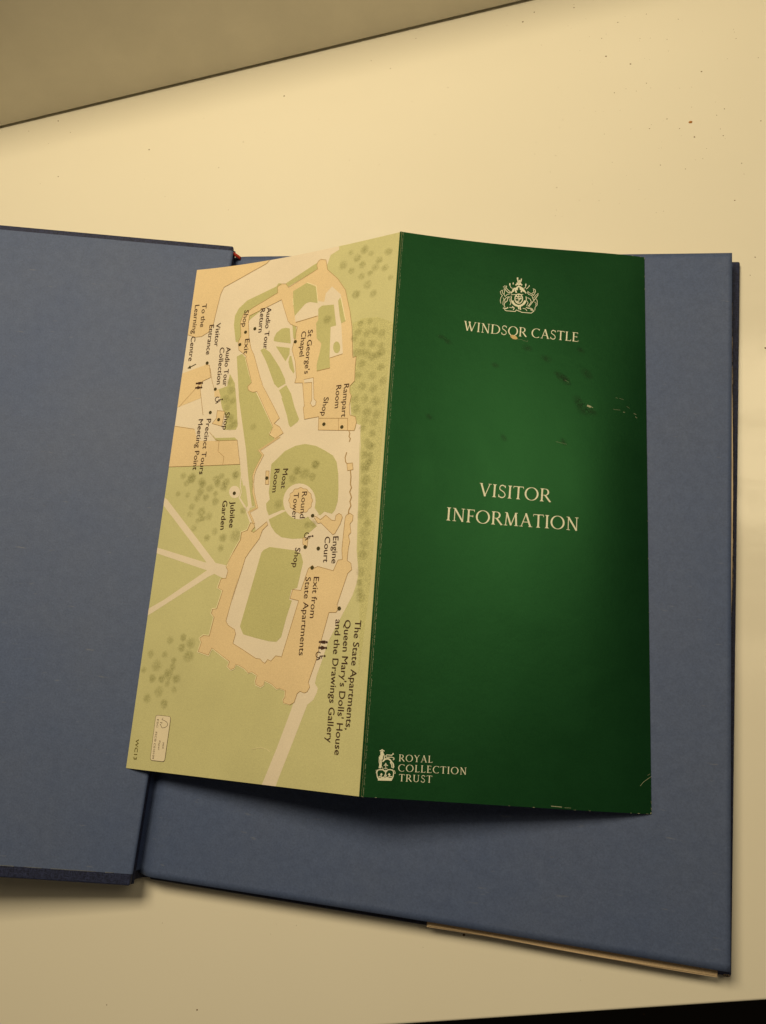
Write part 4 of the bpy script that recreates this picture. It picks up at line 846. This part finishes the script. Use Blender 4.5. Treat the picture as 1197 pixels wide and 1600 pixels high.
def glyph(c):
    if c == 'I': return .30, [stem(.15)]
    if c == 'L': return .56, [stem(.15), ln(.15, .025, .50, .025, .05), ([(.44, 0), (.52, 0), (.56, .17), (.53, .17)], [(0, 1, 2, 3)])]
    if c == 'E': return .58, [stem(.15), ln(.15, .975, .50, .975, .05), ln(.15, .025, .50, .025, .05), ln(.15, .52, .44, .52, .05), ln(.50, 1, .50, .84, .03), ln(.54, .0, .57, .17, .03), ln(.44, .60, .44, .44, .03)]
    if c == 'F': return .54, [stem(.15), ln(.15, .975, .50, .975, .05), ln(.15, .50, .42, .50, .05), ln(.50, 1, .50, .83, .03), ln(.42, .58, .42, .42, .03)]
    if c == 'T': return .66, [stem(.33), ln(.03, .975, .63, .975, .05), ln(.03, 1, .01, .83, .03), ln(.63, 1, .65, .83, .03)]
    if c == 'N': return .82, [ln(.16, 0, .16, 1, TN), ser(.16, .0 + SF / 2, .11), ln(.04, 1 - SF / 2, .22, 1 - SF / 2, SF), ln(.16, .98, .68, .0, TK), ln(.68, 0, .68, 1, TN), ser(.68, 1 - SF / 2, .11)]
    if c == 'M': return .96, [ln(.15, 0, .20, 1, TN), ser(.15, SF / 2, .11), ln(.08, 1 - SF / 2, .22, 1 - SF / 2, SF), ln(.20, .98, .48, .02, TK * .95), ln(.48, .02, .76, .98, TN), ln(.76, 1, .82, 0, TK), ser(.82, SF / 2, .13), ln(.75, 1 - SF / 2, .88, 1 - SF / 2, SF)]
    if c == 'W': return 1.10, [ln(.10, 1, .34, .0, TK), ln(.34, .0, .56, .97, TN), ln(.44, 1, .72, .0, TK), ln(.72, .0, 1.0, 1, TN), ser(.10, 1 - SF / 2, .10), ser(.47, 1 - SF / 2, .09), ser(1.0, 1 - SF / 2, .09)]
    if c == 'V': return .76, [ln(.10, 1, .39, .0, TK), ln(.37, .0, .66, 1, TN), ser(.10, 1 - SF / 2, .10), ser(.66, 1 - SF / 2, .10)]
    if c == 'Y': return .70, [ln(.09, 1, .35, .5, TK * .95), ln(.35, .5, .61, 1, TN), ln(.35, .52, .35, 0, TK * .95), ser(.35, SF / 2, .14), ser(.09, 1 - SF / 2, .09), ser(.61, 1 - SF / 2, .09)]
    if c == 'A': return .78, [ln(.11, 0, .39, 1, TN), ln(.38, 1.02, .68, 0, TK), ln(.20, .35, .57, .35, .05), ser(.11, SF / 2, .10), ser(.68, SF / 2, .12)]
    if c == 'O': return .90, [pen(arc(.45, .5, .385, .49, 90, 450, 30), TK, TN * .75)]
    if c == 'C': return .76, [pen(arc(.45, .5, .385, .49, 50, 310, 24), TK, TN * .75), ln(.70, .98, .70, .80, .03)]
    if c == 'D': return .86, [stem(.15), pen([(.15, .97)] + arc(.36, .5, .42, .47, 90, -90, 20) + [(.15, .03)], TK, TN * .75)]
    if c == 'R': return .72, [stem(.15), pen([(.15, .97)] + arc(.34, .73, .20, .24, 90, -90, 14) + [(.15, .49)], TK * .95, TN * .75), ln(.34, .50, .68, .0, TK), ln(.62, .02, .74, .02, SF)]
    if c == 'S': return .56, [pen([(.47, .80), (.44, .90)] + arc(.28, .765, .17, .215, 60, 225, 12) + [(.22, .58), (.38, .46)] + arc(.275, .245, .20, .225, 45, -130, 14) + [(.09, .12), (.07, .24)], TN * 1.0, TK * .8), ln(.465, .97, .475, .78, .03), ln(.07, .03, .065, .24, .03)]
    if c == 'U': return .80, [ln(.15, 1, .15, .32, TK), ser(.15, 1 - SF / 2, .13), pen(arc(.40, .32, .25, .30, 180, 360, 14), TK * .9, TN), ln(.65, 1, .65, .3, TN), ser(.65, 1 - SF / 2, .10)]
    return .30, []
def roman(s, a, b, h, gap, heavy=1.0):
    A, B = Vector(a), Vector(b); d = (B - A); Ln = d.length; d.normalize(); up = Vector((d.y, -d.x))
    tot = sum(glyph(c)[0] for c in s) + gap * (len(s) - 1)
    kx = Ln / tot
    x = 0
    polys = []
    for c in s:
        wd, parts = glyph(c)
        polys = []
        for vs, fs in parts:
            pts = [tuple(A + d * (x + p[0]) * kx + up * p[1] * h) for p in vs]
            if fs is None: polys.append(pts)
            else: polys.append((pts, fs, None))
        if polys: decal('lettering', f_cov, polys, .06, M['gold'], cov_panel, grid=False, jitter=.004)
        x += wd + gap
for s, a, b, h in DATA['cover_text']:
    roman(s, a, b, h, .06 if h > 3 else .13)
decal('royal_arms', f_cov, [q for q in (stroke_quads(p, w_) for p, w_ in DATA['crest']) if q], .06, M['gold'], cov_panel, grid=False, jitter=.004)
decal('lion_crown_logo', f_cov, [q for q in (stroke_quads(p, w_) for p, w_ in DATA['crest2']) if q], .06, M['gold'], cov_panel, grid=False, jitter=.004)
# scratches, the orange stain and dark rubbed smudges
for k, (p, w_) in enumerate(DATA['scuff']):
    q = stroke_quads(p, w_ if w_ > .5 else w_ * .6)
    if q: decal('scuff', f_cov, [q], .05 + .003 * (k % 5), M['scuff'], cov_panel, grid=False)
decal('stain', f_cov, [DATA['stain']], .11, M['stain'], cov_panel, grid=False)
for x, y, r in DATA['smudge']:
    n = 12; an = random.uniform(.3, .9)
    def E_(rx, ry, i):
        t = 2 * math.pi * i / n
        px, py = rx * math.cos(t) * random.uniform(.8, 1.1), ry * math.sin(t)
        px *= 1.3; py *= 1.5
        return (x + px * math.cos(an) - py * math.sin(an), y + px * math.sin(an) + py * math.cos(an))
    pts = [(x, y)] + [E_(r * .5, r * .28, i) for i in range(n)] + [E_(r * 1.25, r * .6, i) for i in range(n)]
    ts = []
    for i in range(n):
        j = (i + 1) % n
        ts += [(0, 1 + i, 1 + j), (1 + i, 1 + n + i, 1 + n + j), (1 + i, 1 + n + j, 1 + j)]
    decal('smudge', f_cov, [(pts, ts, [.8] + [.5] * n + [0] * n)], .03 + random.uniform(0, .01), M['smudge'], cov_panel, fades=True)
